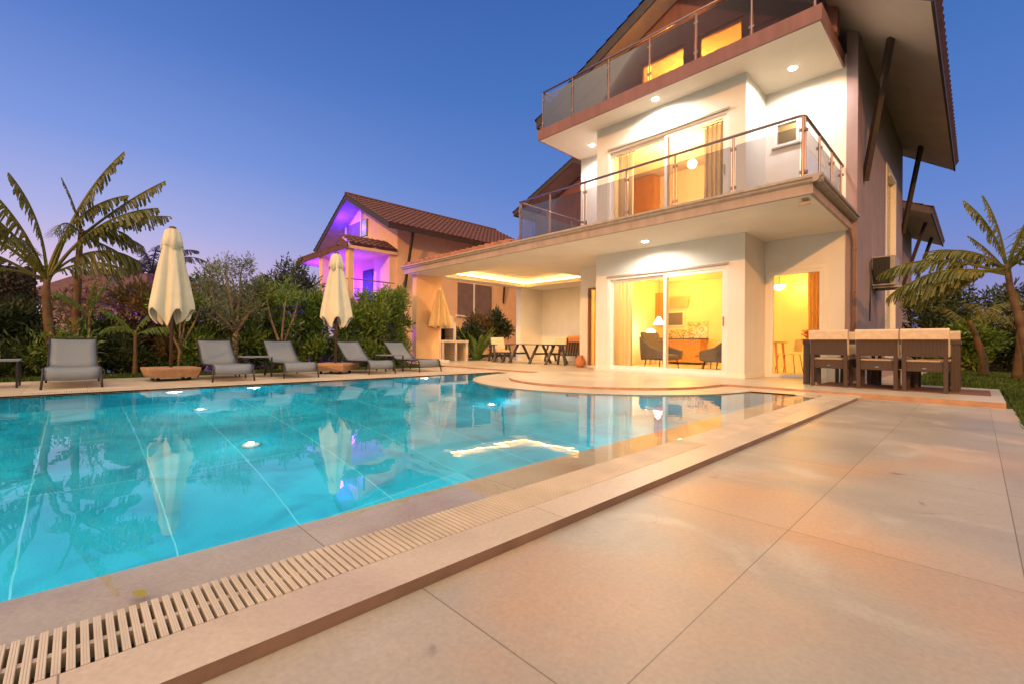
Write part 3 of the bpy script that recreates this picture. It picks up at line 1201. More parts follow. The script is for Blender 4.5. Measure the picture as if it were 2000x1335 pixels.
m.box(-6.83, -3.24, 9.59, 18, 6.131, 6.39)
m.box(-8.06, -6.83, 10.8, 18, 6.132, 6.39)
m.box(-3.24, -1.80, 10.8, 18, 6.132, 6.39)
hb(m, 'upper_slab', 'soffit')
m = MB()
m.box(-8.27, -1.83, 8.90, 8.95, 6.125, 6.395)
m.box(-1.86, -1.83, 8.95, 10.78, 6.125, 6.395)
m.box(-8.27, -8.24, 8.95, 10.8, 6.125, 6.395)
hb(m, 'upper_fascia', 'plaster_pink')

# gable wall with attic windows ---------------------------------------
RX, RZ, SL, SR, TH = -4.60, 8.955, .472, .676, .22


def rz(x):
    return RZ - TH - (SR if x > RX else SL) * abs(x - RX)


G1 = (-5.80, -4.65)
G2 = (-4.38, -3.40)
m = MB()
xs = [-8.1, G1[0], G1[1], RX, G2[0], G2[1], -1.80]
for a, b_ in zip(xs[:-1], xs[1:]):
    zl = 7.52 if (a, b_) in (G1, G2) else 6.39
    m.extr([(a, 9.9, zl), (b_, 9.9, zl), (b_, 9.9, rz(b_)), (a, 9.9, rz(a))], (0, .2, 0))
hb(m, 'gable_wall', 'plaster_pink')
for (a, b_) in (G1, G2):
    w_ = MB()
    w_.box(a, a + .06, 9.93, 10.0, 6.392, 7.52)
    w_.box(b_ - .06, b_, 9.93, 10.0, 6.392, 7.52)
    w_.box(a + .06, b_ - .06, 9.93, 10.0, 7.45, 7.52)
    w_.box(a + .06, b_ - .06, 9.93, 10.0, 6.392, 6.45)
    fr = hb(w_, 'attic_window', 'frame_brown')
    MB().box(a + .06, b_ - .06, 9.96, 9.966, 6.45, 7.45).build('pane', 'glass', fr)
m = MB()
m.box(-6.6, -2.9, 12.4, 12.5, 6.391, 7.56)
m.box(-6.65, -6.6, 10.12, 12.5, 6.391, 7.56)
m.box(-2.9, -2.85, 10.12, 12.5, 6.391, 7.56)
m.box(-6.6, -2.9, 10.12, 12.4, 7.56, 7.60)
hb(m, 'attic_room', 'interior_wall')
point('attic_light', (-5.0, 11.2, 7.0), 900, (1, .42, .03), .08, H)

# roof ------------------------------------------------------------------
Y0, Y1 = 9.40, 18.9
m = MB()
for sgn, xe in ((-1, -8.72), (1, -.52)):
    sl_ = SR if sgn > 0 else SL
    ze = RZ - sl_ * abs(xe - RX)
    m.extr([(RX, Y0, RZ - TH), (xe, Y0, ze - TH), (xe, Y0, ze - .02), (RX, Y0, RZ - .02)], (0, Y1 - Y0, 0))
roof = hb(m, 'roof', 'eave_soffit')
m = MB()
for sgn, xe in ((-1, -8.72), (1, -.52)):
    sl_ = SR if sgn > 0 else SL
    ze = RZ - sl_ * abs(xe - RX)
    x2 = xe + sgn * .04
    m.extr([(RX, Y0 - .04, RZ - TH - .03), (x2, Y0 - .04, ze - TH - .03), (x2, Y0 - .04, ze + .01), (RX, Y0 - .04, RZ + .01)], (0, .04 - .001, 0))
    m.extr([(RX, Y1 + .001, RZ - TH - .03), (x2, Y1 + .001, ze - TH - .03), (x2, Y1 + .001, ze + .01), (RX, Y1 + .001, RZ + .01)], (0, .04, 0))
    m.box(xe + sgn * .001, x2, Y0, Y1, ze - TH - .04, ze + .0)
m.build('verge_board', 'dark_timber', roof)
m = MB()
for sgn, xe in ((-1, -8.72), (1, -.52)):
    L_ = abs(xe - RX) * math.sqrt(1 + (SR if sgn > 0 else SL) ** 2) + .08
    tile_roof(m, (RX, Y0 - .06, RZ), (0, 1, 0), (sgn, 0, -(SR if sgn > 0 else SL)), Y1 - Y0 + .12, L_, sub=3)
m.tube([(RX, Y0 - .06, RZ + .05), (RX, Y1 + .06, RZ + .05)], .09, 8)
m.build('roof_tiles', 'roof_tile', roof)
m = MB()
m.beam((-1.60, 11.45, 4.0), (-1.14, 10.85, 6.42), .09, .11)
hb(m, 'roof_brace', 'dark_timber')
m = MB()
m.beam((-1.60, 18.05, 4.1), (-1.14, 17.3, 6.42), .09, .11)
hb(m, 'roof_brace', 'dark_timber')


# doors and windows -------------------------------------------------------
def slider(x0, x1, z0, z1, y, mullion, name='sliding_door', mat='frame_white', fw=.07, hx=None):
    """two-leaf sliding door: outer frame, leaves, panes, handle"""
    m = MB()
    m.box(x0, x0 + fw * .7, y, y + .13, z0, z1)
    m.box(x1 - fw * .7, x1, y, y + .13, z0, z1)
    m.box(x0 + fw * .7, x1 - fw * .7, y, y + .13, z1 - fw * .8, z1)
    m.box(x0 + fw * .7, x1 - fw * .7, y, y + .13, z0, z0 + fw * .7)
    fr = hb(m, name, mat, bevel=.004)
    a0, a1, b0, b1 = x0 + fw * .7, x1 - fw * .7, z0 + fw * .7, z1 - fw * .8
    for (p0, p1, yy) in ((a0, mullion + .04, y + .075), (mullion - .04, a1, y + .02)):
        m = MB()
        m.box(p0, p0 + fw, yy, yy + .045, b0, b1)
        m.box(p1 - fw, p1, yy, yy + .045, b0, b1)
        m.box(p0 + fw, p1 - fw, yy, yy + .045, b0, b0 + fw)
        m.box(p0 + fw, p1 - fw, yy, yy + .045, b1 - fw, b1)
        m.build('leaf_frame', mat, fr)
        MB().box(p0 + fw, p1 - fw, yy + .02, yy + .026, b0 + fw, b1 - fw).build('pane', 'glass', fr)
    m = MB()
    m.box(a1 - .05, a1 - .025, y - .005, y + .02, (z0 + z1) / 2 - .12, (z0 + z1) / 2 + .08)
    m.build('handle', 'steel', fr)
    return fr


slider(D1[0], D1[1], D1[2], D1[3], 9.60, -4.95)
slider(D3[0], D3[1], D3[2], D3[3], 9.60, -4.95)
# shadow-gap shutter boxes above the doors
for z in (D1[3], D3[3]):
    m = MB().box(D1[0] - .02, D1[1] + .02, 9.56, 9.589, z + .003, z + .045)
    hb(m, 'door_drip_rail', 'frame_grey')
# hall door 2: plain glazed door in a greyish frame
m = MB()
m.box(D2[0], D2[0] + .06, 10.80 - .01, 10.90, D2[2], D2[3])
m.box(D2[1] - .06, D2[1], 10.80 - .01, 10.90, D2[2], D2[3])
m.box(D2[0] + .06, D2[1] - .06, 10.80 - .01, 10.90, D2[3] - .06, D2[3])
m.box(D2[0] + .06, D2[1] - .06, 10.80 - .01, 10.90, D2[2], D2[2] + .05)
fr = hb(m, 'hall_door', 'frame_white', bevel=.004)
MB().box(D2[0] + .06, D2[1] - .06, 10.85, 10.856, D2[2] + .05, D2[3] - .06).build('pane', 'glass', fr)
m = MB()
m.box(D2[0] - .08, D2[0], 10.78, 10.799, .0, D2[3] + .08)
m.box(D2[1], D2[1] + .08, 10.78, 10.799, .0, D2[3] + .08)
m.box(D2[0], D2[1], 10.78, 10.799, D2[3], D2[3] + .08)
m.build('architrave', 'soffit', fr)
# left tall window
m = MB()
m.box(W1[0], W1[0] + .05, 10.82, 10.9, W1[2], W1[3])
m.box(W1[1] - .05, W1[1], 10.82, 10.9, W1[2], W1[3])
m.box(W1[0] + .05, W1[1] - .05, 10.82, 10.9, W1[3] - .05, W1[3])
fr = hb(m, 'tall_window', 'frame_brown')
MB().box(W1[0] + .05, W1[1] - .05, 10.86, 10.865, W1[2], W1[3] - .05).build('pane', 'glass', fr)
# small bathroom window
m = MB()
m.box(SW[0], SW[0] + .05, 10.77, 10.88, SW[2], SW[3])
m.box(SW[1] - .05, SW[1], 10.77, 10.88, SW[2], SW[3])
m.box(SW[0] + .05, SW[1] - .05, 10.77, 10.88, SW[3] - .05, SW[3])
m.box(SW[0] + .05, SW[1] - .05, 10.77, 10.88, SW[2], SW[2] + .05)
fr = hb(m, 'small_window', 'frame_white')
MB().box(SW[0] + .05, SW[1] - .05, 10.82, 10.825, SW[2] + .05, SW[3] - .05).build('pane', 'glass', fr)
MB().box(SW[0] - .05, SW[1] + .05, 10.74, 10.80, SW[2] - .035, SW[2] - .002).build('sill', 'frame_grey', fr)
m = MB().box(-3.2, -2.3, 11.5, 11.55, 3.1, 6.0)
hb(m, 'bathroom_wall', 'interior_wall')
point('bathroom_light', (-2.8, 11.25, 5.6), 5, (1, .7, .4), .05, H)
# tall stair window on the side wall
m = MB()
y0, y1, z0, z1 = SIDE
m.box(-1.75, -1.60, y0, y0 + .10, z0, z1)
m.box(-1.75, -1.60, y1 - .10, y1, z0, z1)
m.box(-1.75, -1.60, y0 + .10, y1 - .10, z1 - .10, z1)
m.box(-1.75, -1.60, y0 + .10, y1 - .10, z0, z0 + .08)
fr = hb(m, 'stair_window', 'frame_white')
MB().box(-1.72, -1.714, y0 + .1, y1 - .1, z0 + .08, z1 - .1).build('pane', 'glass', fr)
hb(MB().box(-1.76, -1.74, y0 + .9, y1 - .1, z0, z1), 'stair_blind', 'curtain_sheer')

# downlights ---------------------------------------------------------------
for (x, y, z, e, a) in ((-5.08, 8.95, 2.92, 210, 168), (-5.01, 9.22, 6.13, 390, 172), (-2.55, 10.1, 6.13, 340, 172), (-7.40, 10.15, 6.13, 280, 172)):
    m = MB().lathe([(.075, -.004), (.095, -.001), (.095, .0)], (x, y, z - .004), 20)
    d = hb(m, 'downlight', 'white_paint')
    MB().lathe([(.074, -.012), (.07, -.006)], (x, y, z - .003), 20).build('lens', 'lamp_white', d)
    spot('downlight_lamp', (x, y, z - .03), e, (1, .90, .74), a, .5, .07, H)

# railings --------------------------------------------------------------------
def railing(pts, posts, zb, zt, name, glass, posts_mat='rail_metal', low=.12, glassgap=.16):
    root = MB()
    pp = [Vector((x, y, zt)) for x, y in pts]
    root.tube(pp, .026, 8)
    rail = hb(root, name, posts_mat, smooth=True)
    for (x, y) in posts:
        q = MB()
        q.tube([(x, y, zb), (x, y, zt - .02)], .019, 8)
        q.lathe([(.04, 0), (.04, .012), (.022, .02)], (x, y, zb), 12)
        for zz in (zb + .2, zt - .22):
            q.box(x - .045, x + .045, y - .012, y + .012, zz - .025, zz + .025)
        q.build('post', posts_mat, rail)
    for a, b_ in zip(posts[:-1], posts[1:]):
        a, b_ = Vector((*a, 0)), Vector((*b_, 0))
        d = (b_ - a)
        if d.length > 2.2:
            continue
        u = d.normalized()
        nn = Vector((-u.y, u.x, 0)) * .004
        p0, p1 = a + u * .035, b_ - u * .035
        q = MB()
        zl, zh = zb + low, zt - glassgap
        q.extr([(p0 - nn + Vector((0, 0, zl))), (p1 - nn + Vector((0, 0, zl))), (p1 - nn + Vector((0, 0, zh))), (p0 - nn + Vector((0, 0, zh)))], nn * 2)
        q.build('glass_panel', glass, rail)
    return rail


front = [(-7.98, 7.95), (-6.98, 7.95), (-5.97, 7.95), (-4.93, 7.95), (-3.91, 7.95), (-2.88, 7.95), (-1.87, 7.95)]
railing([(-7.98, 10.7), (-7.98, 7.95), (-1.93, 7.95), (-1.87, 7.97), (-1.85, 8.03), (-1.85, 10.78)], front[:1] + front[1:], 3.11, 4.18, 'lower_railing', 'rail_glass_low')
railing([(-7.98, 7.99), (-7.98, 10.7)], [(-7.98, 7.99), (-7.98, 9.0), (-7.98, 10.0), (-7.98, 10.7)], 3.11, 4.179, 'lower_side_railing', 'rail_glass_low')
railing([(-1.85, 8.05), (-1.85, 10.77)], [(-1.85, 7.99), (-1.85, 8.9), (-1.85, 9.8), (-1.85, 10.6)], 3.11, 4.181, 'lower_side_railing', 'rail_glass_low')
railing([(-8.17, 8.99), (-1.95, 8.99)], [(-8.17, 8.99), (-7.17, 8.99), (-6.09, 8.99), (-5.03, 8.99), (-4.0, 8.99), (-2.95, 8.99), (-1.95, 8.99)], 6.392, 7.42, 'upper_railing', 'rail_glass', low=.03, glassgap=.10)
railing([(-8.17, 9.03), (-8.17, 9.9)], [(-8.17, 9.03), (-8.17, 9.85)], 6.392, 7.419, 'upper_side_railing', 'rail_glass', low=.03)
railing([(-1.95, 9.03), (-1.95, 9.9)], [(-1.95, 9.03), (-1.95, 9.85)], 6.392, 7.421, 'upper_side_railing', 'rail_glass', low=.03)

# pergola ---------------------------------------------------------------------
m = MB()
m.box(-13.2, -12.95, 8.1, 9.1, 0, 2.92)
hb(m, 'pergola_pillar', 'plaster_peach')
m = MB()
m.box(-13.2, -12.95, 13.0, 14.5, 0, 2.92)
m.box(-12.95, -8.26, 14.3, 14.5, 0, 2.92)
hb(m, 'pergola_wall', 'plaster_white')
m = MB()
tile_roof(m, (-13.3, 14.6, 4.35), (1, 0, 0), (0, -1, -.17), 5.1, 6.85, pitch=.26, course=.36, amp=.06, skirt=.02)
hb(m, 'pergola_tiles', 'pergola_tile')

# security camera, downpipe, ac, vase -------------------------------------------
t = thing('security_camera', 'small cream security camera under the balcony corner', 'camera', (-1.86, 8.06, 2.92))
MB().lathe([(.045, -.03), (.05, 0)], n=14).build('mount', 'cushion', t, local=True, smooth=True)
MB().tube([(0, 0, -.03), (.02, -.02, -.07)], .012, 8).build('arm', 'cushion', t, local=True)
MB().tube([(-.07, -.06, -.085), (.0, -.04, -.075), (.08, -.02, -.065)], [.032, .036, .036], 12).build('body', 'cushion', t, local=True, smooth=True)
m = MB().tube([(-1.70, 10.66, 2.93), (-1.66, 10.72, 2.7), (-1.66, 10.72, .02)], .032, 10)
for z in (.6, 1.7, 2.5):
    m.lathe([(.042, 0), (.042, .03)], (-1.66, 10.72, z), 10)
hb(m, 'downpipe', 'frame_brown', smooth=True)
t = thing('air_conditioner', 'outdoor air conditioning unit on brackets beside the tall side window', 'air conditioner', (-1.45, 12.8, 1.93))
MB().box(-1.60, -1.22, 12.42, 13.22, 1.97, 2.60).build('casing', 'ac_case', t, bevel=.01)
m = MB()
for k in range(11):
    m.box(-1.57, -1.31, 12.405, 12.419, 2.02 + k * .052, 2.032 + k * .052)
for k in range(6):
    m.box(-1.57 + k * .05, -1.565 + k * .05, 12.40, 12.412, 2.02, 2.56)
m.build('grille', 'dark_metal', t)
MB().box(-1.585, -1.30, 12.412, 12.4195, 2.005, 2.575).build('coil', 'black', t)
m = MB()
for y in (12.5, 13.1):
    m = MB().box(-1.62, -1.12, y, y + .04, 1.925, 1.965)
    m.box(-1.618, -1.60, y, y + .04, 1.925, 2.5)
    m.build('bracket', 'ac_case', t)
m = MB()
m.tube([(-1.61, 12.30, 2.5), (-1.58, 12.25, 2.3), (-1.55, 12.38, 2.1), (-1.5, 12.41, 2.1)], .018, 8)
m.tube([(-1.61, 12.22, 2.45), (-1.59, 12.2, 2.1), (-1.61, 12.2, 1.2)], .012, 8)
m.build('hose', 'dark_metal', t)
t = thing('clay_vase', 'small orange clay vase by the wall left of the sliding door', 'vase', (-8.04, 10.54, 0))
t.scale = (.82, .82, .85)
MB().lathe([(.11, 0), (.19, .10), (.20, .20), (.15, .30), (.10, .36), (.13, .40)], n=20).build('body', 'terracotta', t, local=True, smooth=True)
MB().lathe([(.10, .385), (.09, .402)], n=16).build('soil', 'soil', t, local=True)

# ================================================================== ROOMS
m = MB()
m.box(-8.055, -3.50, 15.5, 15.6, .01, 2.90)
m.box(-3.50, -1.85, 16.1, 16.2, .01, 2.90)
m.box(-3.50 - .55, -3.50, 15.6, 16.1, .01, 2.90)
m.box(-3.36, -3.28, 13.2, 15.5, .01, 2.90) if False else None
hb(m, 'room_partition', 'interior_wall')
m = MB()
m.box(-8.05, -1.81, 11.0, 18.0, -.05, .012)
m.box(-6.6, -3.47, 9.74, 11.0, -.05, .0125)
hb(m, 'room_floor', 'interior_floor')
m = MB()
m.box(-8.055, -8.04, 11.0, 15.5, .02, 2.91)
m.box(-1.83, -1.812, 11.0, 14.5, .02, 2.91)
m.box(-1.83, -1.812, 16.6, 17.9, .02, 2.91)
m.box(-8.05, -1.84, 11.01, 16.1, 2.895, 2.915)
m.box(-6.6, -3.47, 9.82, 11.01, 2.894, 2.914)
hb(m, 'room_lining', 'interior_wall')
# upstairs room
m = MB()
m.box(-8.0, -1.85, 13.6, 13.7, 3.10, 6.12)
m.box(-3.44, -3.40, 11.0, 13.6, 3.10, 6.12)
hb(m, 'bedroom_wall', 'interior_wall')
m = MB().box(-8.0, -7.2, 13.2, 13.59, 3.1, 6.1)
hb(m, 'wardrobe', 'orange_wood')


def curtain(x0, x1, y, z0, z1, mat, label, n=7, amp=.05):
    t = thing('curtain', label, 'curtain', ((x0 + x1) / 2, y, z0))
    mb = MB()
    k = n * 8
    cols = []
    for i in range(k + 1):
        u = i / k
        x = x0 + (x1 - x0) * u
        off = amp * math.sin(u * n * 2 * PI) * (1 + .3 * math.sin(u * 13))
        cols.append((x, y + off))
    rows = 5
    for j in range(rows + 1):
        z = z0 + (z1 - z0) * j / rows
        sh = 1 + .15 * math.sin(j * 1.3)
        for (x, yy) in cols:
            mb.v.append((x, y + (yy - y) * sh, z))
    for j in range(rows):
        for i in range(k):
            b0 = j * (k + 1) + i
            mb.f.append((b0, b0 + 1, b0 + k + 2, b0 + k + 1))
    mb.build('cloth', mat, t, smooth=True)
    MB().tube([(x0 - .05, y, z1 + .02), (x1 + .05, y, z1 + .02)], .012, 6).build('rod', 'dark_metal', t)
    return t


curtain(-6.42, -6.0, 9.95, 3.12, 5.45, 'curtain_grey', 'grey curtain drawn to the left side of the upstairs sliding door', 5)
curtain(-4.22, -3.62, 9.95, 3.12, 5.45, 'curtain_grey', 'grey curtain drawn to the right side of the upstairs sliding door', 6)
curtain(-6.40, -6.05, 10.0, .03, 2.28, 'curtain_sheer', 'pale curtain at the left edge of the ground floor sliding door', 3, .035)
curtain(-3.82, -3.60, 9.98, .03, 2.28, 'curtain_sheer', 'pale curtain at the right edge of the ground floor sliding door', 3)
curtain(-2.50, -2.24, 11.15, .05, 2.3, 'curtain_yellow', 'yellow curtain inside the hall door behind the dining table', 4, .04)
curtain(-7.95, -7.08, 11.1, .05, 2.3, 'curtain_yellow', 'yellow curtain behind the narrow window left of the bay', 8)

# lights in rooms
point('curtain_fill', (-6.0, 10.75, 2.4), 26, (1, .76, .42), .1, H)  # added to brighten the pale curtain, not a lamp of the room
point('living_light', (-5.9, 12.6, 2.35), 150, (1, .46, .05), .15, H)
point('kitchen_light', (-6.9, 14.6, 2.5), 70, (1, .46, .05), .1, H)
point('hall_light', (-3.2, 13.3, 2.3), 75, (1, .47, .05), .1, H)
point('hall_back_light', (-3.6, 15.2, 2.4), 40, (1, .47, .05), .1, H)
point('bedroom_light', (-5.6, 11.6, 5.3), 420, (1, .52, .16), .15, H)
point('stair_light', (-2.6, 15.8, 4.5), 70, (1, .52, .15), .15, H)
point('stair_light_low', (-2.6, 15.6, 1.8), 25, (1, .66, .10), .15, H)
point('window_light', (-7.5, 11.8, 2.0), 14, (1, .42, .03), .1, H)

t = thing('pendant_lamp', 'white globe pendant lamp in the upstairs room', 'lamp', (-5.42, 12.0, 5.58))
MB().lathe([(.001, -.13), (.07, -.11), (.12, -.05), (.13, 0), (.12, .05), (.07, .11), (.001, .13)], n=20).build('globe', 'globe', t, local=True, smooth=True)
MB().tube([(0, 0, .12), (0, 0, .52)], .006, 6).build('cord', 'dark_metal', t, local=True)
t = thing('pendant_lamp', 'half-round white pendant lamp in the hall behind the dining table', 'lamp', (-3.56, 13.0, 2.18))
MB().lathe([(.001, -.10), (.08, -.08), (.13, -.03), (.15, .02), (.14, .03)], n=20).build('globe', 'globe', t, local=True, smooth=True)
MB().tube([(0, 0, .03), (0, 0, .71)], .006, 6).build('cord', 'dark_metal', t, local=True)
for i, (x, y, z, lb) in enumerate(((-4.55, 13.6, 2.893, 'recessed spotlight in the living room ceiling at the right'),
                     (-3.15, 13.2, 2.893, 'recessed spotlight in the hall ceiling, nearer one'), (-3.2, 14.0, 2.893, 'recessed spotlight in the hall ceiling, farther one'))):
    t = thing('ceiling_spot', lb, 'ceiling light', (x, y, z), 0, 'recessed ceiling spotlights indoors')
    MB().lathe([(.06, -.012), (.07, 0)], n=16).build('ring', 'white_paint', t, local=True)
    MB().lathe([(.05, -.018), (.052, -.013)], n=16).build('lens', 'lamp_warm', t, local=True)


def armchair(loc, rz, label):
    t = thing('armchair', label, 'armchair', loc, rz, 'grey armchairs in the living room')
    m = MB()
    # faces +X
    m.extr([(-.30, -.33, .25), (.36, -.33, .25), (.38, -.33, .40), (-.22, -.33, .42)], (0, .66, 0))
    m.build('seat', 'armchair', t, local=True, bevel=.05)
    m = MB()
    m.extr([(-.20, -.34, .28), (-.46, -.34, .98), (-.36, -.34, 1.0), (-.10, -.34, .42)], (0, .68, 0))
    m.build('backrest', 'armchair', t, local=True, bevel=.06)
    for s_ in (-1, 1):
        m = MB()
        m.extr([(-.34, s_ * .34, .24), (.38, s_ * .34, .28), (.40, s_ * .34, .50), (.0, s_ * .34, .60), (-.40, s_ * .34, .88)], (0, s_ * .08, 0))
        m.build('armrest', 'armchair', t, local=True, bevel=.03)
    for sx in (-.26, .30):
        for sy in (-.28, .28):
            MB().tube([(sx, sy, .26), (sx * 1.15, sy * 1.1, .012)], [.018, .011], 8).build('leg', 'dark_metal', t, local=True)
    return t


armchair((-5.95, 11.35, .012), R(-12), 'dark grey armchair on the left behind the ground floor sliding door')
armchair((-4.28, 11.25, .012), R(172), 'dark grey armchair on the right behind the ground floor sliding door')
t = thing('coffee_table', 'low coffee table between the two grey armchairs', 'table', (-5.2, 12.9, .012))
m = MB().lathe([(.45, .34), (.45, .37)], n=28)
m.build('tabletop', 'counter', t, local=True)
for k in range(3):
    a = k * 2.1
    MB().tube([(.2 * math.cos(a), .2 * math.sin(a), .34), (.35 * math.cos(a), .35 * math.sin(a), 0)], .014, 8).build('leg', 'dark_metal', t, local=True)
t = thing('side_table', 'small table holding the glowing lamp in the living room corner', 'table', (-7.5, 13.6, .012))
MB().lathe([(.25, .54), (.25, .57)], n=20).build('tabletop', 'orange_wood', t, local=True)
MB().tube([(0, 0, 0), (0, 0, .54)], .03, 10).build('pedestal', 'orange_wood', t, local=True)
t = thing('table_lamp', 'glowing round table lamp in the living room corner', 'lamp', (-7.5, 13.6, .585))
MB().lathe([(.09, 0), (.09, .02), (.03, .04), (.02, .22)], n=16).build('base', 'white_paint', t, local=True, smooth=True)
MB().lathe([(.08, .22), (.16, .32), (.18, .44), (.12, .56), (.05, .60)], n=20).build('lamp_shade', 'globe', t, local=True, smooth=True)
point('table_lamp_light', (-7.5, 13.3, 1.2), 26, (1, .78, .38), .12, t)
t = thing('pendant_lamp', 'white cone pendant lamp beside the glowing table lamp', 'lamp', (-7.05, 13.3, 1.40))
MB().lathe([(.17, -.10), (.05, .13), (.03, .15)], n=20).build('lamp_shade', 'globe', t, local=True, smooth=True)
MB().tube([(0, 0, .14), (0, 0, 1.49)], .006, 6).build('cord', 'dark_metal', t, local=True)
# kitchen
t = thing('kitchen_counter', 'orange wooden kitchen counter with dark worktop and mosaic splashback', 'kitchen counter', (-7.1, 15.2, .012))
MB().box(-7.55, -6.42, 14.9, 15.48, .09, .86).build('cabinet', 'orange_wood', t, bevel=.004)
m = MB()
for k in range(1, 14):
    m.box(-7.55 + k * .081, -7.545 + k * .081, 14.894, 14.8995, .12, .84)
m.build('door_groove', 'counter', t)
MB().box(-8.0, -6.38, 14.86, 15.49, .865, .90).build('worktop', 'counter', t)
MB().box(-8.0, -7.56, 14.92, 15.48, .02, .86).build('white_cabinet', 'white_paint', t)
m = MB().box(-8.0, -7.12, 15.48, 15.498, .902, 1.20)
m.box(-7.119, -6.40, 15.48, 15.498, .902, 1.47)
m.build('splashback', 'mosaic', t)
t = thing('kitchen_window', 'dark kitchen window with a folded blind above it', 'window', (-7.55, 15.45, 1.36))
MB().box(-7.88, -7.22, 15.46, 15.479, 1.32, 1.86).build('frame', 'white_paint', t)
MB().box(-7.82, -7.28, 15.45, 15.459, 1.37, 1.81).build('pane', 'armchair', t)
m = MB()
for k in range(4):
    m.box(-7.98 + .02 * k, -7.02 - .02 * (3 - k), 15.36 + .01 * k, 15.44, 2.0 + k * .1, 2.095 + k * .1)
m.build('blind', 'curtain_sheer', t)
m = MB().box(-8.03, -7.86, 14.9, 15.44, 1.45, 2.5)
tag(m.build('tall_cabinet', 'orange_wood', off=(-7.95, 15.2, 1.45)), 'brown wall cupboard left of the kitchen window', 'cupboard')
# hall
t = thing('hall_entrance', 'white front door at the back of the hall', 'door', (-4.1, 16.1, .012))
t.location = (-3.4, 16.05, .012)
MB().box(-3.42, -2.62, 16.04, 16.09, .02, 2.02).build('door_leaf', 'white_paint', t)
m = MB()
m.box(-3.50, -3.425, 16.02, 16.099, .02, 2.1)
m.box(-2.615, -2.54, 16.02, 16.099, .02, 2.1)
m.box(-3.425, -2.615, 16.02, 16.099, 2.03, 2.1)
m.build('frame', 'frame_white', t)
m = MB().tube([(-2.70, 16.035, 1.0), (-2.70, 15.98, 1.0), (-2.82, 15.98, 1.0)], .012, 8)
m.build('handle', 'steel', t)
hall = MB()
hall.box(-4.6, -4.5, 11.0, 15.5, .02, 2.9) if False else None


def cafe_chair(loc, rz, label, seatmat='white_paint'):
    t = thing('cafe_chair', label, 'chair', loc, rz)
    MB().box(-.20, .20, -.20, .20, .44, .46).build('seat', seatmat, t, local=True, bevel=.008)
    MB().extr([(-.19, -.20, .52), (-.22, -.20, .80), (-.24, -.20, .80), (-.21, -.20, .52)], (0, .40, 0)).build('backrest', seatmat, t, local=True)
    for sx in (-1, 1):
        for sy in (-1, 1):
            MB().tube([(sx * .17, sy * .17, .44), (sx * .23, sy * .22, 0)], .009, 6).build('leg', 'dark_metal', t, local=True)
    return t


cafe_chair((-3.25, 12.7, .012), R(170), 'thin-legged chair inside the hall')
t = thing('hall_table', 'orange wooden table at the left edge of the hall door', 'table', (-3.75, 12.4, .012))
MB().box(-.45, .45, -.35, .35, .72, .75).build('tabletop', 'orange_wood', t, local=True)
for sx in (-1, 1):
    for sy in (-1, 1):
        MB().tube([(sx * .36, sy * .28, .72), (sx * .42, sy * .32, 0)], [.03, .018], 8).build('leg', 'orange_wood', t, local=True)
t = thing('flower_bowl', 'red flowers in a bowl on a shelf inside the hall', 'flowers', (-2.72, 12.2, .83))
MB().lathe([(.05, 0), (.10, .06), (.11, .07)], n=14).build('bowl', 'orange_wood', t, local=True)
v = crown(120, [(0, 0, .12, .13, .10, .07)], .05, .035)
pmat('flower_red', (.55, .06, .02), .6, .3, 20)
np_mesh('flowers', v, len(v) // 4, 'flower_red', t)
t = thing('hall_shelf', 'small wooden console inside the hall under the flowers', 'console', (-2.65, 12.2, .012))
MB().box(-.2, .3, -.15, .15, .78, .81).build('top', 'orange_wood', t, local=True)
MB().box(-.05, .2, -.12, .12, .0, .45).build('cabinet', 'orange_wood', t, local=True)
MB().box(.2, .24, -.12, .12, .45, .78).build('support', 'orange_wood', t, local=True)


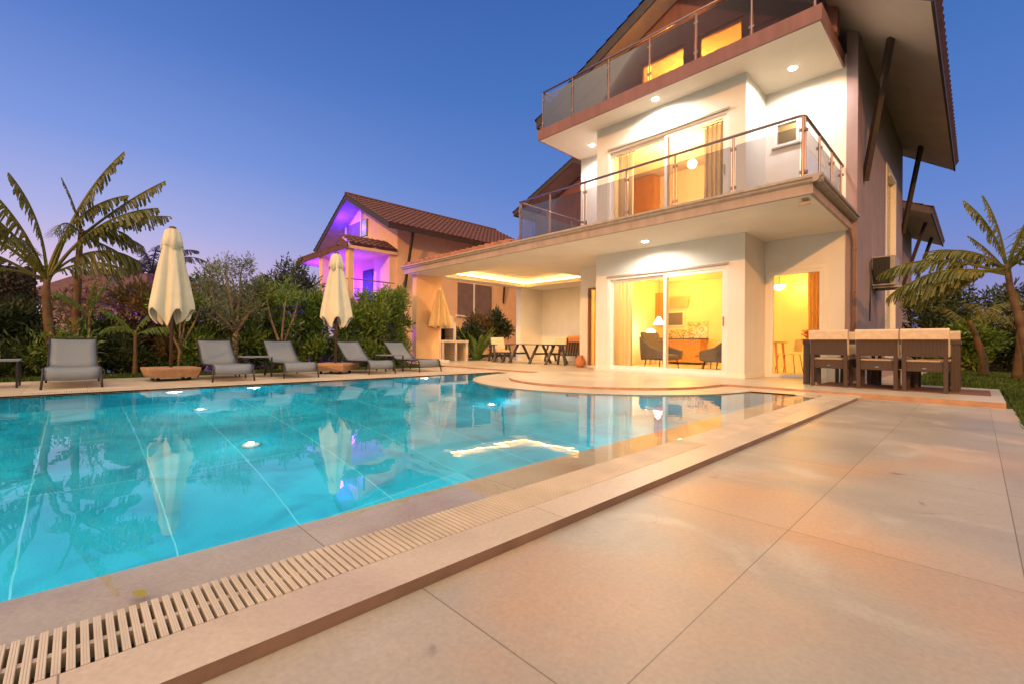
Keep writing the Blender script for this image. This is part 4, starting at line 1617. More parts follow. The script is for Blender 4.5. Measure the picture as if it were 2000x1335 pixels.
# ================================================================== LOUNGERS
def make_lounger(label):
    t = thing('sun_lounger', label, 'sun lounger', (0, 0, 0), 0, 'grey sling sun loungers lined up beside the pool')
    # local: foot end at x=0 facing +X (pool), head towards -X
    path = [(.0, .125), (-.015, .22), (-.06, .285), (-.25, .292), (-.6, .275), (-.95, .265), (-1.15, .275)]
    back = [(-1.15, .275), (-1.30, .36), (-1.50, .50), (-1.66, .62), (-1.76, .70)]

    def sheet(pth, w):
        mb = MB()
        n = 6
        for i, (x, z) in enumerate(pth):
            for k in range(n + 1):
                yy = -w + 2 * w * k / n
                sag = .018 * (1 - (yy / w) ** 2) * (1 if 0 < i < len(pth) - 1 else .6)
                mb.v.append((x, yy, z - sag))
        for i in range(len(pth) - 1):
            for k in range(n):
                b0 = i * (n + 1) + k
                mb.f.append((b0, b0 + 1, b0 + n + 2, b0 + n + 1))
        return mb
    o = sheet(path, .285).build('seat', 'sling', t, local=True, smooth=True)
    s_ = o.modifiers.new('s', 'SOLIDIFY')
    s_.thickness = .006
    o = sheet(back, .275).build('backrest', 'sling', t, local=True, smooth=True)
    s_ = o.modifiers.new('s', 'SOLIDIFY')
    s_.thickness = .006
    for sy in (-1, 1):
        y = sy * .298
        m = MB()
        m.tube([(.0, y, .14), (-.015, y, .23), (-.06, y, .285), (-.6, y, .272), (-1.15, y, .265), (-1.85, y, .26)], .014, 8)
        m.tube([(-1.12, sy * .285, .27), (-1.30, sy * .285, .36), (-1.78, sy * .285, .71)], .012, 8)
        m.build('side_rail', 'dark_metal', t, local=True, smooth=True)
        MB().tube([(-.03, y, .26), (.015, y * 1.02, .12), (.03, y * 1.05, 0)], .014, 8).build('leg', 'dark_metal', t, local=True, smooth=True)
        MB().tube([(-1.25, y, .265), (-1.36, y * 1.02, .12), (-1.40, y * 1.05, 0)], .014, 8).build('leg', 'dark_metal', t, local=True, smooth=True)
    m = MB()
    m.tube([(-.5, -.298, .25), (-.5, 0, .215), (-.5, .298, .25)], .010, 6)
    m.tube([(-1.78, -.285, .71), (-1.78, .285, .71)], .012, 6)
    m.tube([(-1.3, -.298, .25), (-1.3, .298, .25)], .010, 6)
    m.build('crossbar', 'dark_metal', t, local=True)
    return t


L0 = make_lounger('grey sling lounger left of the first umbrella, seen from its foot end')
L0.location = (-8.97, -.03, -.036)
zd = -.036
dup(L0, (-8.92, 1.96, zd), R(-1), 'grey sling lounger just right of the first umbrella')
dup(L0, (-9.05, 3.12, zd), R(-3), 'grey sling lounger left of the second umbrella, third from the left')
dup(L0, (-9.15, 4.86, zd), R(0), 'grey sling lounger just right of the second umbrella')
dup(L0, (-9.22, 6.16, zd), R(0), 'grey sling lounger at the right end of the row, before the pillar')


def make_stable(label):
    t = thing('side_table', label, 'side table', (0, 0, 0), 0, 'low grey side tables among the loungers')
    MB().box(-.25, .25, -.25, .25, .375, .40).build('tabletop', 'sling', t, local=True, bevel=.004)
    for sx in (-1, 1):
        for sy in (-1, 1):
            MB().box(sx * .215, sx * .24, sy * .215, sy * .24, 0, .375).build('leg', 'dark_metal', t, local=True)
    return t


s0 = make_stable('low grey side table at the left edge of the picture')
s0.location = (-9.75, -.83, zd)
dup(s0, (-9.95, 2.56, zd), 0, 'low grey side table between the second and third loungers')
dup(s0, (-10.0, 5.52, zd), 0, 'low grey side table between the two right-hand loungers')


# ================================================================== UMBRELLAS
def closed_canopy(ztop, zmid, rmid, zbot, folds, seed, mat, t, top_r=.085, flap=True):
    rg = random.Random(seed)
    mb = MB()
    n = folds * 8
    rows = 16
    ph = [rg.uniform(-.4, .4) for _ in range(folds + 1)]
    hang = [rg.uniform(.0, .45) if q % 2 else rg.uniform(.7, 1.0) for q in range(folds + 1)]
    for j in range(rows + 1):
        u = j / rows
        for k in range(n):
            th = 2 * PI * k / n
            fi = k / 8
            f0 = int(fi) % folds
            fr = fi - int(fi)
            hg = hang[f0] * (1 - fr) + hang[(f0 + 1) % folds] * fr
            zend = zmid - (zmid - zbot) * (.04 + (.10 + .86 * hg) * (.5 - .5 * math.cos(2 * PI * fi + ph[f0])) ** 1.4)
            z = ztop + (zend - ztop) * u
            base = top_r + (rmid - top_r) * min(1, ((ztop - z) / (ztop - zmid))) ** 1.0
            if z < zmid:
                base *= 1 - .18 * (zmid - z) / (zmid - zbot)
            fold = .24 * min(1, .35 + u * 1.4) * (2 * abs(math.cos(PI * fi + ph[f0] * .5)) - 1.15) + .10 * min(1, u * 1.6) * math.cos(4 * PI * fi + 1.3 * seed)
            fold += .08 * math.sin(th * 2 + seed) + .035 * math.sin(th * 13 + j * .35) * min(1, u * 2)
            r = base * (1 + fold)
            mb.v.append((r * math.cos(th), r * math.sin(th), z))
    for j in range(rows):
        for k in range(n):
            b0 = j * n
            mb.f.append((b0 + k, b0 + (k + 1) % n, b0 + n + (k + 1) % n, b0 + n + k))
    o = mb.build('canopy', mat, t, local=True, smooth=True)
    o.modifiers.new('s', 'SOLIDIFY').thickness = .006
    o.modifiers.new('sub', 'SUBSURF').render_levels = 1
    if flap:
        mb = MB()
        for j, (f, z) in enumerate(((.9, ztop + .03), (1.15, ztop - .02), (1.25, ztop - .15), (1.38, ztop - .33))):
            for k in range(40):
                th = 2 * PI * k / 40
                rr_ = (top_r + (rmid - top_r) * max(0, (ztop - z) / (ztop - zmid)) ** .85) * (1.08 + .10 * math.cos(8 * th))
                if j == 0:
                    rr_ = .045
                mb.v.append((rr_ * math.cos(th), rr_ * math.sin(th), z - (.04 * math.cos(4 * th) if j == 3 else 0)))
        for j in range(3):
            for k in range(40):
                mb.f.append((j * 40 + k, j * 40 + (k + 1) % 40, (j + 1) * 40 + (k + 1) % 40, (j + 1) * 40 + k))
        mb.f.append(tuple(range(40)))
        fo = mb.build('top_flap', mat, o, local=True, smooth=True)
        fo.modifiers.new('s', 'SOLIDIFY').thickness = .005
    return o


def parasol(loc, rz, label, seed):
    t = thing('parasol', label, 'parasol', loc, rz, 'closed cream parasols on wooden wheeled bases')
    MB().tube([(0, 0, .15), (0, 0, 2.70)], .027, 12).build('pole', 'brown_metal', t, local=True, smooth=True)
    closed_canopy(2.64, 1.26, .30, .78, 6, seed, 'canopy', t)
    m = MB()
    m.lathe([(.055, 2.66), (.055, 2.69), (.01, 2.71)], n=8)
    m.build('finial', 'brown_metal', t, local=True)
    a, b_ = .37, .325
    m = MB()
    m.add([(-b_, -b_, .06), (b_, -b_, .06), (b_, b_, .06), (-b_, b_, .06), (-a, -a, .19), (a, -a, .19), (a, a, .19), (-a, a, .19),
           (-a, -a, .225), (a, -a, .225), (a, a, .225), (-a, a, .225)],
          [(0, 3, 2, 1), (8, 9, 10, 11), (0, 1, 5, 4), (1, 2, 6, 5), (2, 3, 7, 6), (3, 0, 4, 7), (4, 5, 9, 8), (5, 6, 10, 9), (6, 7, 11, 10), (7, 4, 8, 11)])
    bs = m.build('base', 'teak', t, local=True, bevel=.006)
    for sx in (-1, 1):
        for sy in (-1, 1):
            m = MB().tube([(sx * .22 - .02, sy * .22, .03), (sx * .22 + .02, sy * .22, .03)], .030, 12)
            m.box(sx * .22 - .02, sx * .22 + .02, sy * .22 - .015, sy * .22 + .015, .03, .061)
            m.build('wheel', 'black', bs, local=True)
    return t


parasol((-9.92, 1.21, zd), R(4), 'closed cream parasol on a wooden base, taller one at the left', 3)
parasol((-10.02, 4.19, zd), R(40), 'closed cream parasol on a wooden base, middle of the lounger row', 9)
t = thing('small_parasol', 'closed yellowish cream parasol on a white base beside the left pillar', 'parasol', (-12.6, 8.8, 0))
MB().tube([(0, 0, .1), (0, 0, 2.50)], .022, 10).build('pole', 'white_paint', t, local=True, smooth=True)
closed_canopy(2.42, 1.20, .33, 1.10, 8, 5, 'canopy_cream', t, flap=False)
MB().lathe([(.03, 2.42), (.012, 2.52), (.003, 2.56)], n=10).build('finial', 'white_paint', t, local=True)
MB().box(-.24, .24, -.24, .24, 0, .10).build('base', 'white_paint', t, local=True, bevel=.01)


# ================================================================== WICKER DINING SET
def wchair(label, loc, rz):
    t = thing('wicker_chair', label, 'chair', loc, rz, 'brown wicker dining chairs with cream cushions')
    # back towards -Y, faces +Y
    m = MB()
    m.box(-.235, .235, .03, .50, .30, .44)
    m.build('seat', 'wicker', t, local=True, bevel=.01)
    m = MB()
    m.extr([(-.25, .0, .525), (-.25, .045, .525), (-.25, -.005, .84), (-.25, -.045, .84)], (.50, 0, 0))
    m.build('backrest', 'wicker', t, local=True, bevel=.01)
    for sx in (-1, 1):
        x0, x1 = (sx * .20, sx * .25)
        MB().extr([(x0, .04, 0), (x0, .08, 0), (x0, .045, .535), (x0, .0, .535)], (x1 - x0, 0, 0)).build('leg', 'wicker', t, local=True)
        MB().box(x0, x1 - sx * .0, .46, .505, 0, .30).build('leg', 'wicker', t, local=True)
    MB().box(-.225, .225, .07, .49, .441, .47).build('seat_cushion', 'cushion', t, local=True, bevel=.02)
    m = MB()
    m.extr([(-.265, -.065, .765), (-.265, -.062, .90), (-.265, -.03, .925), (-.265, .03, .92), (-.265, .065, .89), (-.265, .11, .52), (-.265, .055, .52), (-.265, .01, .845), (-.265, -.03, .85), (-.265, -.05, .765)], (.53, 0, 0))
    o = m.build('back_cushion', 'cushion', t, local=True, bevel=.008)
    pl = MB().lathe([(.028, 0), (.025, .003)], n=14).build('plate', 'steel', t, local=True)
    pl.rotation_euler = (PI / 2, 0, 0)
    pl.location = (0, .029, .35)
    pl.scale = (1, .35, 1)
    return t


c0 = wchair('wicker chair with cream cushion on the near side, next to the hall door', (-1.71, 8.90, 0), 0)
dup(c0, (-1.09, 8.90, 0), R(1), 'wicker chair with cream cushion in the middle of the near side')
dup(c0, (-.54, 8.86, 0), R(-1), 'wicker chair with cream cushion at the right end of the near side')
dup(c0, (-1.52, 10.25, 0), R(180), 'wicker chair on the far side of the table, leftmost')
dup(c0, (-.98, 10.27, 0), R(181), 'wicker chair on the far side of the table, middle')
dup(c0, (-.46, 10.25, 0), R(179), 'wicker chair on the far side of the table, right end')
t = thing('wicker_table', 'long brown wicker dining table on the terrace corner', 'dining table', (-1.15, 9.6, 0))
MB().box(-2.14, -.17, 9.17, 9.98, .70, .77).build('tabletop', 'wicker', t, bevel=.006)
for x in (-2.13, -.27):
    for y in (9.18, 9.88):
        MB().box(x, x + .09, y, y + .09, 0, .70).build('leg', 'wicker', t)
m = MB().box(-1.9, .13, 8.96, 9.99, .002, .012)  # thin flat box of reddish-brown colour on the terrace
tag(m.build('terrace_patch', 'patch_brown', off=(-.9, 9.5, 0)), 'flat reddish-brown patch under the wicker dining table', 'mat')


# ================================================================== LOUNGE SET UNDER THE PERGOLA
def lchair(loc, rz, label, w=.62, cm='cushion', seats=1, over=False):
    t = thing('garden_sofa' if seats > 1 else 'garden_armchair', label, 'sofa' if seats > 1 else 'armchair', loc, rz, None if seats > 1 else 'slatted garden armchairs under the pergola')
    hw = w / 2
    # faces +X
    for s_ in (-1, 1):
        y = s_ * hw
        m = MB()
        m.beam((.30, y, 0), (.10, y, .60), .045, .07, (0, 1, 0))
        m.beam((-.38, y, 0), (-.14, y, .60), .045, .07, (0, 1, 0))
        m.build('leg', 'outdoor_wood', t, local=True)
        MB().box(-.34, .34, y - .04, y + .04, .60, .63).build('armrest', 'outdoor_wood', t, local=True)
    m = MB()
    for k in range(6):
        m.box(-.26 + k * .1, -.19 + k * .1, -hw + .03, hw - .03, .30, .325)
    m.build('seat', 'outdoor_wood', t, local=True)
    m = MB()
    nb = int(w / .085)
    for k in range(nb):
        y = -hw + .05 + k * (w - .1) / (nb - 1)
        m.beam((-.26, y, .30), (-.44, y, .80), .04, .02, (1, 0, 0))
    m.beam((-.44, -hw + .02, .81), (-.44, hw - .02, .81), .03, .06)
    m.build('backrest', 'outdoor_wood', t, local=True)
    for k in range(seats):
        y0 = -hw + .04 + k * (w - .08) / seats
        y1 = y0 + (w - .08) / seats - .02
        MB().box(-.22, .34, y0, y1, .327, .42).build('seat_cushion', 'cushion', t, local=True, bevel=.03)
        m = MB()
        m.extr([(-.22, y0, .42), (-.36, y0, .86), (-.27, y0, .89), (-.10, y0, .43)], (0, y1 - y0, 0))
        if over:
            m.extr([(-.50, y0, .72), (-.53, y0, .86), (-.40, y0, .92), (-.36, y0, .862), (-.46, y0, .72)], (0, y1 - y0, 0))
        m.build('back_cushion', cm, t, local=True, bevel=.025)
    return t


lchair((-12.35, 11.35, 0), R(-20), 'slatted garden armchair with cream cushions at the left end of the pergola table')
lchair((-9.05, 11.35, 0), R(150), 'slatted garden armchair with an orange cushion over its back, near the clay vase', cm='cushion_orange', over=True)
lchair((-10.7, 13.1, 0), R(-90), 'slatted garden sofa with two cushions behind the pergola table', w=1.5, seats=2)
t = thing('trestle_table', 'long dark table on A-shaped trestles under the pergola', 'table', (-10.3, 11.4, 0))
m = MB()
for k in range(5):
    m.box(-11.6, -9.35, 10.92 + k * .165, 11.07 + k * .165, .62, .65)
m.build('tabletop', 'outdoor_wood', t)
for x in (-11.3, -10.35, -9.62):
    m = MB()
    m.beam((x, 10.80, 0), (x, 11.22, .62), .05, .08, (1, 0, 0))
    m.beam((x, 11.90, 0), (x, 11.48, .62), .05, .08, (1, 0, 0))
    m.box(x - .02, x + .02, 11.02, 11.70, .30, .36)
    m.build('trestle_leg', 'outdoor_wood', t)
t = thing('low_bench', 'low dark A-legged stool in front of the left garden armchair', 'stool', (-11.75, 10.9, 0))
MB().box(-.28, .28, -.2, .2, .33, .36).build('seat', 'outdoor_wood', t, local=True)
for x in (-.22, .22):
    m = MB()
    m.beam((x, -.24, 0), (x, -.06, .33), .04, .06, (1, 0, 0))
    m.beam((x, .24, 0), (x, .06, .33), .04, .06, (1, 0, 0))
    m.build('leg', 'outdoor_wood', t, local=True)

# barbecue
t = thing('barbecue', 'white masonry barbecue with a stepped chimney behind the small parasol', 'barbecue', (-13.9, 9.95, 0))
m = MB()
X0, X1 = -14.3, -13.62
m.box(X0, X1, 9.15, 10.85, .68, .77)
for y in (9.15, 9.62, 10.22, 10.75):
    m.box(X0, X1 - .02, y, y + .10, 0, .68)
m.box(X0, X0 + .05, 9.15, 10.85, 0, .68)
m.build('counter', 'white_masonry', t)
m = MB()
m.box(X0, X1 - .04, 9.42, 9.52, .771, 1.20)
m.box(X0, X1 - .04, 10.16, 10.28, .771, 1.20)
m.box(X0, X0 + .06, 9.52, 10.16, .771, 1.20)
m.box(X0, X1 - .04, 9.42, 10.28, 1.20, 1.42)
m.box(X0, X1 - .12, 9.50, 10.20, 1.421, 1.66)
m.build('chimney', 'white_masonry', t)
m = MB().box(X0 + .061, X0 + .08, 9.52, 10.16, .772, 1.199)
m.build('firebox', 'black', t)
m = MB()
for k in range(9):
    m.tube([(X0 + .1, 9.56 + k * .07, .9), (X1 - .06, 9.56 + k * .07, .9)], .005, 5)
m.build('grill', 'dark_metal', t)

# ================================================================== PLANTS
def pad_plant(loc, label):
    t = thing('bird_of_paradise', label, 'plant', loc)
    for i in range(15):
        a = random.uniform(0, 2 * PI)
        L_ = random.uniform(1.0, 1.75)
        banana_leaf(a, random.uniform(1.05, 1.45), L_, .14, random.uniform(.3, 1.0), i, fold=.3, torn=.05, base=(.08 * math.cos(a), .08 * math.sin(a), 0)).build('leaf', 'leaf_bright', t, local=True)
    for i in range(10):
        a = random.uniform(0, 2 * PI)
        banana_leaf(a, random.uniform(.6, 1.1), random.uniform(.5, .9), .09, random.uniform(.6, 1.2), 50 + i, fold=.3, torn=.05, base=(.05 * math.cos(a), .05 * math.sin(a), 0)).build('leaf', 'leaf_bright', t, local=True)
    return t


pad_plant((-13.75, 11.35, -.02), 'bright green broad-leaved plant beside the barbecue')
HG = 'shrubs in the hedge behind the loungers'
gz = -.1
hedge = [
    ((-12.3, -1.9, gz), 1.5, .9, 'leaf_dark', 'dark green low shrub at the far left under the net fence'),
    ((-12.4, -.85, gz), 1.35, .8, 'leaf_dark', 'dark green low shrub behind the leftmost side table'),
    ((-13.2, .55, gz), 1.2, .7, 'leaf_dark', 'dark low shrub between the two banana trunks and the first parasol'),
    ((-12.9, 1.05, gz), 2.0, .75, 'leaf_rust', 'rusty-brown bushy shrub just left of the first parasol'),
    ((-12.6, 1.65, gz), 2.1, .7, 'leaf_rust', 'rusty-brown shrub behind the first parasol'),
    ((-12.2, 2.05, gz), 1.75, .6, 'leaf_hedge', 'green shrub right of the first parasol pole'),
    ((-12.3, 3.2, gz), 2.3, .7, 'leaf_hedge', 'green oleander right of the olive tree'),
    ((-12.3, 3.85, gz), 2.35, .7, 'leaf_hedge', 'green oleander just left of the second parasol'),
    ((-12.3, 4.6, gz), 2.1, .65, 'leaf_hedge', 'green oleander behind the second parasol'),
    ((-12.3, 5.25, gz), 2.2, .65, 'leaf_hedge', 'green oleander right of the second parasol'),
    ((-12.3, 5.95, gz), 2.25, .7, 'leaf_hedge', 'green oleander behind the fourth lounger'),
    ((-12.4, 6.65, gz), 2.35, .7, 'leaf_hedge', 'green oleander behind the rightmost lounger'),
    ((-12.7, 7.35, gz), 2.5, .7, 'leaf_hedge', 'tall green oleander touching the left pergola pillar'),
]
for i, (lc, h_, r_, mt, lb) in enumerate(hedge):
    ex = ('leaf_purple_lit', 90) if lb.startswith(('green oleander just', 'green oleander right of the olive', 'green oleander right of the sec', 'green oleander behind the r', 'rusty')) else None
    shrub('shrub', lb, 'shrub', lc, h_, r_, mt, n=5200, L=.16, wid=.040, group=HG, updir=.9, extra=ex, low=.02)
# undergrowth row filling the hedge foot
for i in range(9):
    y = -.3 + i * .95
    shrub('low_shrub', ['dark', 'dense', 'leafy', 'ragged', 'thick', 'loose', 'small', 'round', 'bushy'][i] + ' low undergrowth shrub at the hedge foot, ' +
          ['below the left banana', 'left of the first parasol base', 'behind the first parasol base', 'behind the second lounger', 'behind the third lounger', 'behind the second parasol base',
           'behind the fourth lounger', 'behind the fifth lounger', 'beside the pergola pillar'][i], 'shrub', (-12.0 - .25 * (i % 3), y, gz), .95, .62, 'leaf_dark' if i % 2 else 'leaf_hedge', n=1700, L=.13, wid=.03, group='low shrubs at the foot of the hedge', low=0)
# olive
t = thing('olive_tree', 'grey-green olive tree between the first parasol and the third lounger', 'tree', (-11.7, 2.55, gz))
mb = MB()
mb.tube([(0, 0, 0), (.04, .02, .5), (0, .05, .95)], [.10, .075, .06], 10)
ends = [(-.2, -.45, 1.9), (.1, -.2, 2.35), (0, .15, 2.4), (-.1, .5, 2.0), (.15, .35, 1.5), (.1, -.45, 1.45)]
for e_ in ends:
    mb.tube([(0, .05, .9), Vector((0, .05, .9)).lerp(Vector(e_), .5) + Vector((.05, 0, .05)), e_], [.045, .03, .01], 6)
mb.build('trunk', 'pale_bark', t, local=True, smooth=True)
bl = [(e_[0], e_[1], e_[2], .26, .28, .30) for e_ in ends] + [(0, 0, 1.8, .35, .45, .4), (.05, .3, 2.5, .12, .12, .25), (0, -.5, 2.3, .1, .1, .2), (.05, -.15, 1.25, .3, .4, .22)]
v = crown(5200, bl, .085, .02, .5)
np_mesh('foliage', v, len(v) // 4, 'leaf_olive', t)
# small trees with visible trunks in the hedge
for (y, h_, lb) in ((3.55, 2.2, 'slender branching shrub with pale stems behind the third lounger'), (1.55, 1.9, 'bare orange-lit branching shrub left of the first parasol')):
    t = thing('branching_shrub', lb, 'shrub', (-11.75, y, gz))
    mb = MB()
    for k in range(5):
        a = k * 1.3
        mb.tube([(0, 0, 0), (.03 * k - .06, .03, .55), (.25 * math.cos(a), .3 * math.sin(a), h_ * .62), (.4 * math.cos(a), .42 * math.sin(a), h_ * .85)], [.03, .026, .016, .006], 6)
    mb.build('stem', 'pale_bark', t, local=True, smooth=True)
    v = crown(900, [(.25 * math.cos(k * 1.3), .3 * math.sin(k * 1.3), h_ * .82, .22, .24, .2) for k in range(5)], .12, .03, .4)
    np_mesh('foliage', v, len(v) // 4, 'leaf_hedge', t)

# banana plants, left
BG = 'banana plants in the garden'
banana('banana_plant', 'tall banana plant at the left with a thick leaning trunk', (-12.0, -.32, gz),
       [(0, 0, 0), (0, -.03, .8), (-.05, -.09, 1.5), (-.1, -.08, 1.95)], .085,
       [(R(90), R(77), 3.0, .28, .35), (R(-90), R(60), 2.5, .32, 1.1), (R(-85), R(50), 2.3, .32, 1.0), (R(-90), R(86), 1.9, .26, .5),
        (R(-95), R(38), 2.1, .30, .8), (R(88), R(62), 1.7, .28, 1.9), (R(-80), R(15), 1.7, .28, .8), (R(85), R(80), 2.2, .22, 1.0), (R(-20), R(60), 1.5, .25, 1.6),
        (R(80), R(66), 2.4, .28, .9), (R(-95), R(64), 2.2, .28, .8), (R(75), R(40), 1.3, .26, 1.4), (R(-70), R(74), 2.3, .26, .7)], BG)
banana('banana_plant', 'slimmer banana plant at the left with an upright trunk', (-12.1, .0, gz),
       [(0, 0, 0), (0, 0, 1.2), (0, .02, 2.3), (0, .05, 2.9)], .07,
       [(R(88), R(52), 1.9, .22, .2), (R(92), R(36), 1.55, .22, .5), (R(90), R(12), 1.0, .22, .9), (R(-90), R(78), 1.0, .10, .2),
        (R(95), R(-15), 1.1, .24, .8), (R(-20), R(20), 1.1, .2, 1.4), (R(85), R(30), .9, .2, 1.6)], BG)
banana('banana_plant', 'small young banana with pale leaves left of the first parasol', (-11.7, .85, gz),
       [(0, 0, 0), (0, 0, .5), (0, 0, .95)], .04,
       [(R(-80), R(65), .8, .12, .9), (R(80), R(40), .7, .12, 1.4), (R(120), R(70), .6, .1, .8), (R(-100), R(30), .6, .1, 1.5)], BG, 'leaf_bright')
banana('banana_plant', 'young banana shoot between the two tall left trunks', (-11.9, .18, gz),
       [(0, 0, 0), (0, 0, .8), (0, 0, 1.3)], .035,
       [(R(70), R(80), .9, .10, .5), (R(-80), R(60), .7, .1, .9), (R(20), R(80), .7, .1, .5)], BG, 'leaf_bright')
# right bananas
banana('banana_plant', 'large banana plant at the right with wide drooping leaves', (.56, 9.6, gz),
       [(0, 0, 0), (-.06, 0, .6), (-.14, 0, 1.1), (-.24, 0, 1.6), (-.27, 0, 1.95)], .06,
       [(R(178), R(32), 1.55, .20, 1.15), (R(184), R(12), 1.45, .20, 1.1), (R(172), R(78), 1.2, .17, .45), (R(10), R(78), 1.3, .18, .6), (R(186), R(22), 1.25, .2, 1.3),
        (R(160), R(62), .75, .08, .3), (R(-25), R(40), 1.2, .2, 1.2), (R(168), R(-8), 1.2, .18, .8), (R(-60), R(60), 1.0, .2, 1.4), (R(60), R(70), 1.2, .2, .7),
        (R(175), R(50), 1.1, .17, 1.6), (R(20), R(55), 1.1, .18, .9),
        (R(165), R(85), 1.25, .17, .3), (R(150), R(45), 1.2, .18, .9), (R(190), R(2), 1.3, .18, 1.0)], BG)
banana('banana_plant', 'small banana plant in shadow right of the large one', (.62, 15.5, gz),
       [(0, 0, 0), (.05, 0, .8), (.02, 0, 1.3)], .08,
       [(R(160), R(55), 1.2, .18, .8), (R(20), R(50), 1.2, .18, .9), (R(-80), R(60), 1.0, .18, .9), (R(90), R(70), 1.0, .16, .6)], BG)
banana('banana_plant', 'leaning banana plant behind the wicker table with a forked top', (.12, 16.6, gz),
       [(0, 0, 0), (-.02, 0, .5), (-.18, 0, 1.15), (-.28, 0, 1.45)], .085,
       [(R(150), R(55), 1.0, .15, .8), (R(40), R(50), 1.2, .17, .9), (R(-80), R(60), .8, .14, .9), (R(20), R(20), .9, .15, .6)], BG)

# dark trees right/back
RT = [((-1.1, 22.0, gz), 3.0, 1.2, 'leaf_dark', 'dark bushy tree behind the right banana leaves'), ((.6, 22.5, gz), 2.8, 1.3, 'leaf_dark', 'dark tree behind the leaning banana'),
      ((2.2, 21, gz), 2.6, 1.3, 'leaf_dark', 'dark tree at the right edge of the picture'), ((-2.9, 24, gz), 2.2, .9, 'leaf_dark', 'dark low shrub beside the house side wall'),
      ((-.3, 20.2, gz), 1.5, .9, 'leaf_hedge', 'low leafy shrub before the garden stone wall')]
for lc, h_, r_, mt, lb in RT:
    shrub('bushy_tree', lb, 'tree', lc, h_, r_, mt, n=4200, L=.2, wid=.06, group='dark trees at the back right', stems=6, low=.1)
# conifer-like tall one
t = thing('conifer', 'dark conical evergreen behind the right banana leaves', 'tree', (-.55, 24.0, gz))
v = crown(4200, [(0, 0, .6 + k * .62, 1.25 - k * .2, 1.25 - k * .2, .6) for k in range(6)], .22, .06, .2)
np_mesh('foliage', v, len(v) // 4, 'leaf_dark', t)
MB().tube([(0, 0, 0), (0, 0, 3.6)], [.14, .04], 8).build('trunk', 'tree_bark', t, local=True)
m = MB()
m.box(-1.2, 9, 23.4, 23.75, -.15, .98)
tag(m.build('stone_wall', 'stone_wall', off=(3, 23.5, -.1)), 'low rough stone garden wall at the right behind the trees', 'wall')
m = MB()
m.box(-14.4, -14.1, 2.5, 7.9, -.15, .72)
tag(m.build('garden_wall', 'stone_wall', off=(-14.2, 5, -.1)), 'low stone wall half hidden behind the lounger hedge', 'wall')

# things behind hedge on the left
t = thing('palm_tree', 'dark feathery palm behind the first parasol', 'palm', (-16.0, 1.5, gz))
MB().tube([(0, 0, 0), (0, 0, 1.6), (.05, 0, 2.6)], [.16, .13, .12], 10).build('trunk', 'tree_bark', t, local=True)
for i in range(16):
    a = i * 2 * PI / 16 + random.uniform(-.1, .1)
    banana_leaf(a, random.uniform(.2, 1.15), random.uniform(1.0, 1.5), .25, random.uniform(1.0, 1.8), 90 + i, fold=.5, torn=.6, base=(0, 0, 2.6)).build('frond', 'leaf_palm', t, local=True)
for (lc, h_, r_, mt, lb, n_) in (((-18, 5.6, gz), 3.9, 1.0, 'leaf_dark', 'dark round-topped tree left of the purple-lit house', 4500), ((-19.5, 6.6, gz), 4.2, 1.0, 'leaf_dark', 'taller dark tree against the purple balcony', 4500),
                       ((-16.5, 3.0, gz), 3.2, .9, 'leaf_hedge', 'green garden tree behind the olive tree', 3500), ((-16.5, .2, gz), 2.6, .8, 'leaf_rust', 'thin brown tree behind the banana trunks', 1500),
                       ((-15.2, 12.4, gz), 2.1, .8, 'leaf_rust', 'brown-leaved bush behind the broad-leaved plant', 3800), ((-14.9, 13.4, gz), 2.3, .8, 'leaf_dark', 'dark bush at the end of the pergola wall', 3800),
                       ((-14.6, 11.6, gz), 1.5, .7, 'leaf_dark', 'low dark bush right of the barbecue', 2600)):
    shrub('garden_tree', lb, 'tree', lc, h_, r_, mt, n=n_, L=.17, wid=.05, stems=5, low=.25, group='trees and bushes behind the hedge')

# net fence at left
t = thing('net_fence', 'tall garden fence covered with dark camouflage netting', 'fence', (-13.3, -2.2, gz))
m = MB()
for y in (-5.0, -3.4, -1.9, -.62):
    m.tube([(-13.3, y, gz), (-13.3, y, 2.15)], .03, 6)
m.build('post', 'dark_metal', t)
cn = 14000
cen = np.stack([np.full(cn, -13.28) + rng.normal(0, .03, cn), rng.uniform(-5.2, -.55, cn), rng.uniform(gz, 2.16, cn)], 1) - np.array([-13.3, -2.2, gz])
v = leaf_quads(cen, .075, .045)
np_mesh('netting', v, cn, 'net', t)
pmat('net_backing', (.16, .12, .10), .9, .4, 12)
MB().box(-13.42, -13.40, -5.2, -.6, gz, 2.1).build('backing', 'net_backing', t)

# grass blades -----------------------------------------------------------------
def grass(name, x0, x1, y0, y1, n, h, z, w=.008):
    cen = np.stack([rng.uniform(x0, x1, n), rng.uniform(y0, y1, n), np.full(n, z)], 1)
    d = rng.normal(size=(n, 3)) * .35
    d[:, 2] = 1
    d /= np.linalg.norm(d, axis=1, keepdims=True)
    s = np.cross(d, rng.normal(size=(n, 3)))
    s /= np.linalg.norm(s, axis=1, keepdims=True)
    hh = (h * rng.uniform(.5, 1.3, n))[:, None]
    v = np.empty((n, 4, 3))
    v[:, 0] = cen - s * w
    v[:, 1] = cen + s * w
    v[:, 2] = cen + d * hh + s * w * .3
    v[:, 3] = cen + d * hh - s * w * .3
    o = np_mesh(name, v.reshape(-1, 3), n, 'grass')
    tag(o, kind='stuff')
    return o


tag(grass('grass', .31, 1.6, 3.0, 11.5, 36000, .07, -.1), 'short green grass beside the paving at the right edge', 'grass')
tag(grass('grass', -1.0, 3.0, 10.7, 19, 26000, .08, -.1, .014), 'shaded grass behind the wicker table', 'grass')
tag(grass('grass', -11.9, -10.92, -4, 7.8, 30000, .10, -.1, .010), 'strip of grass between the loungers and the hedge', 'grass')
tag(grass('grass', -15, -13.25, 10.9, 12.9, 5000, .10, -.1, .012), 'patch of grass beyond the open side of the pergola', 'grass')


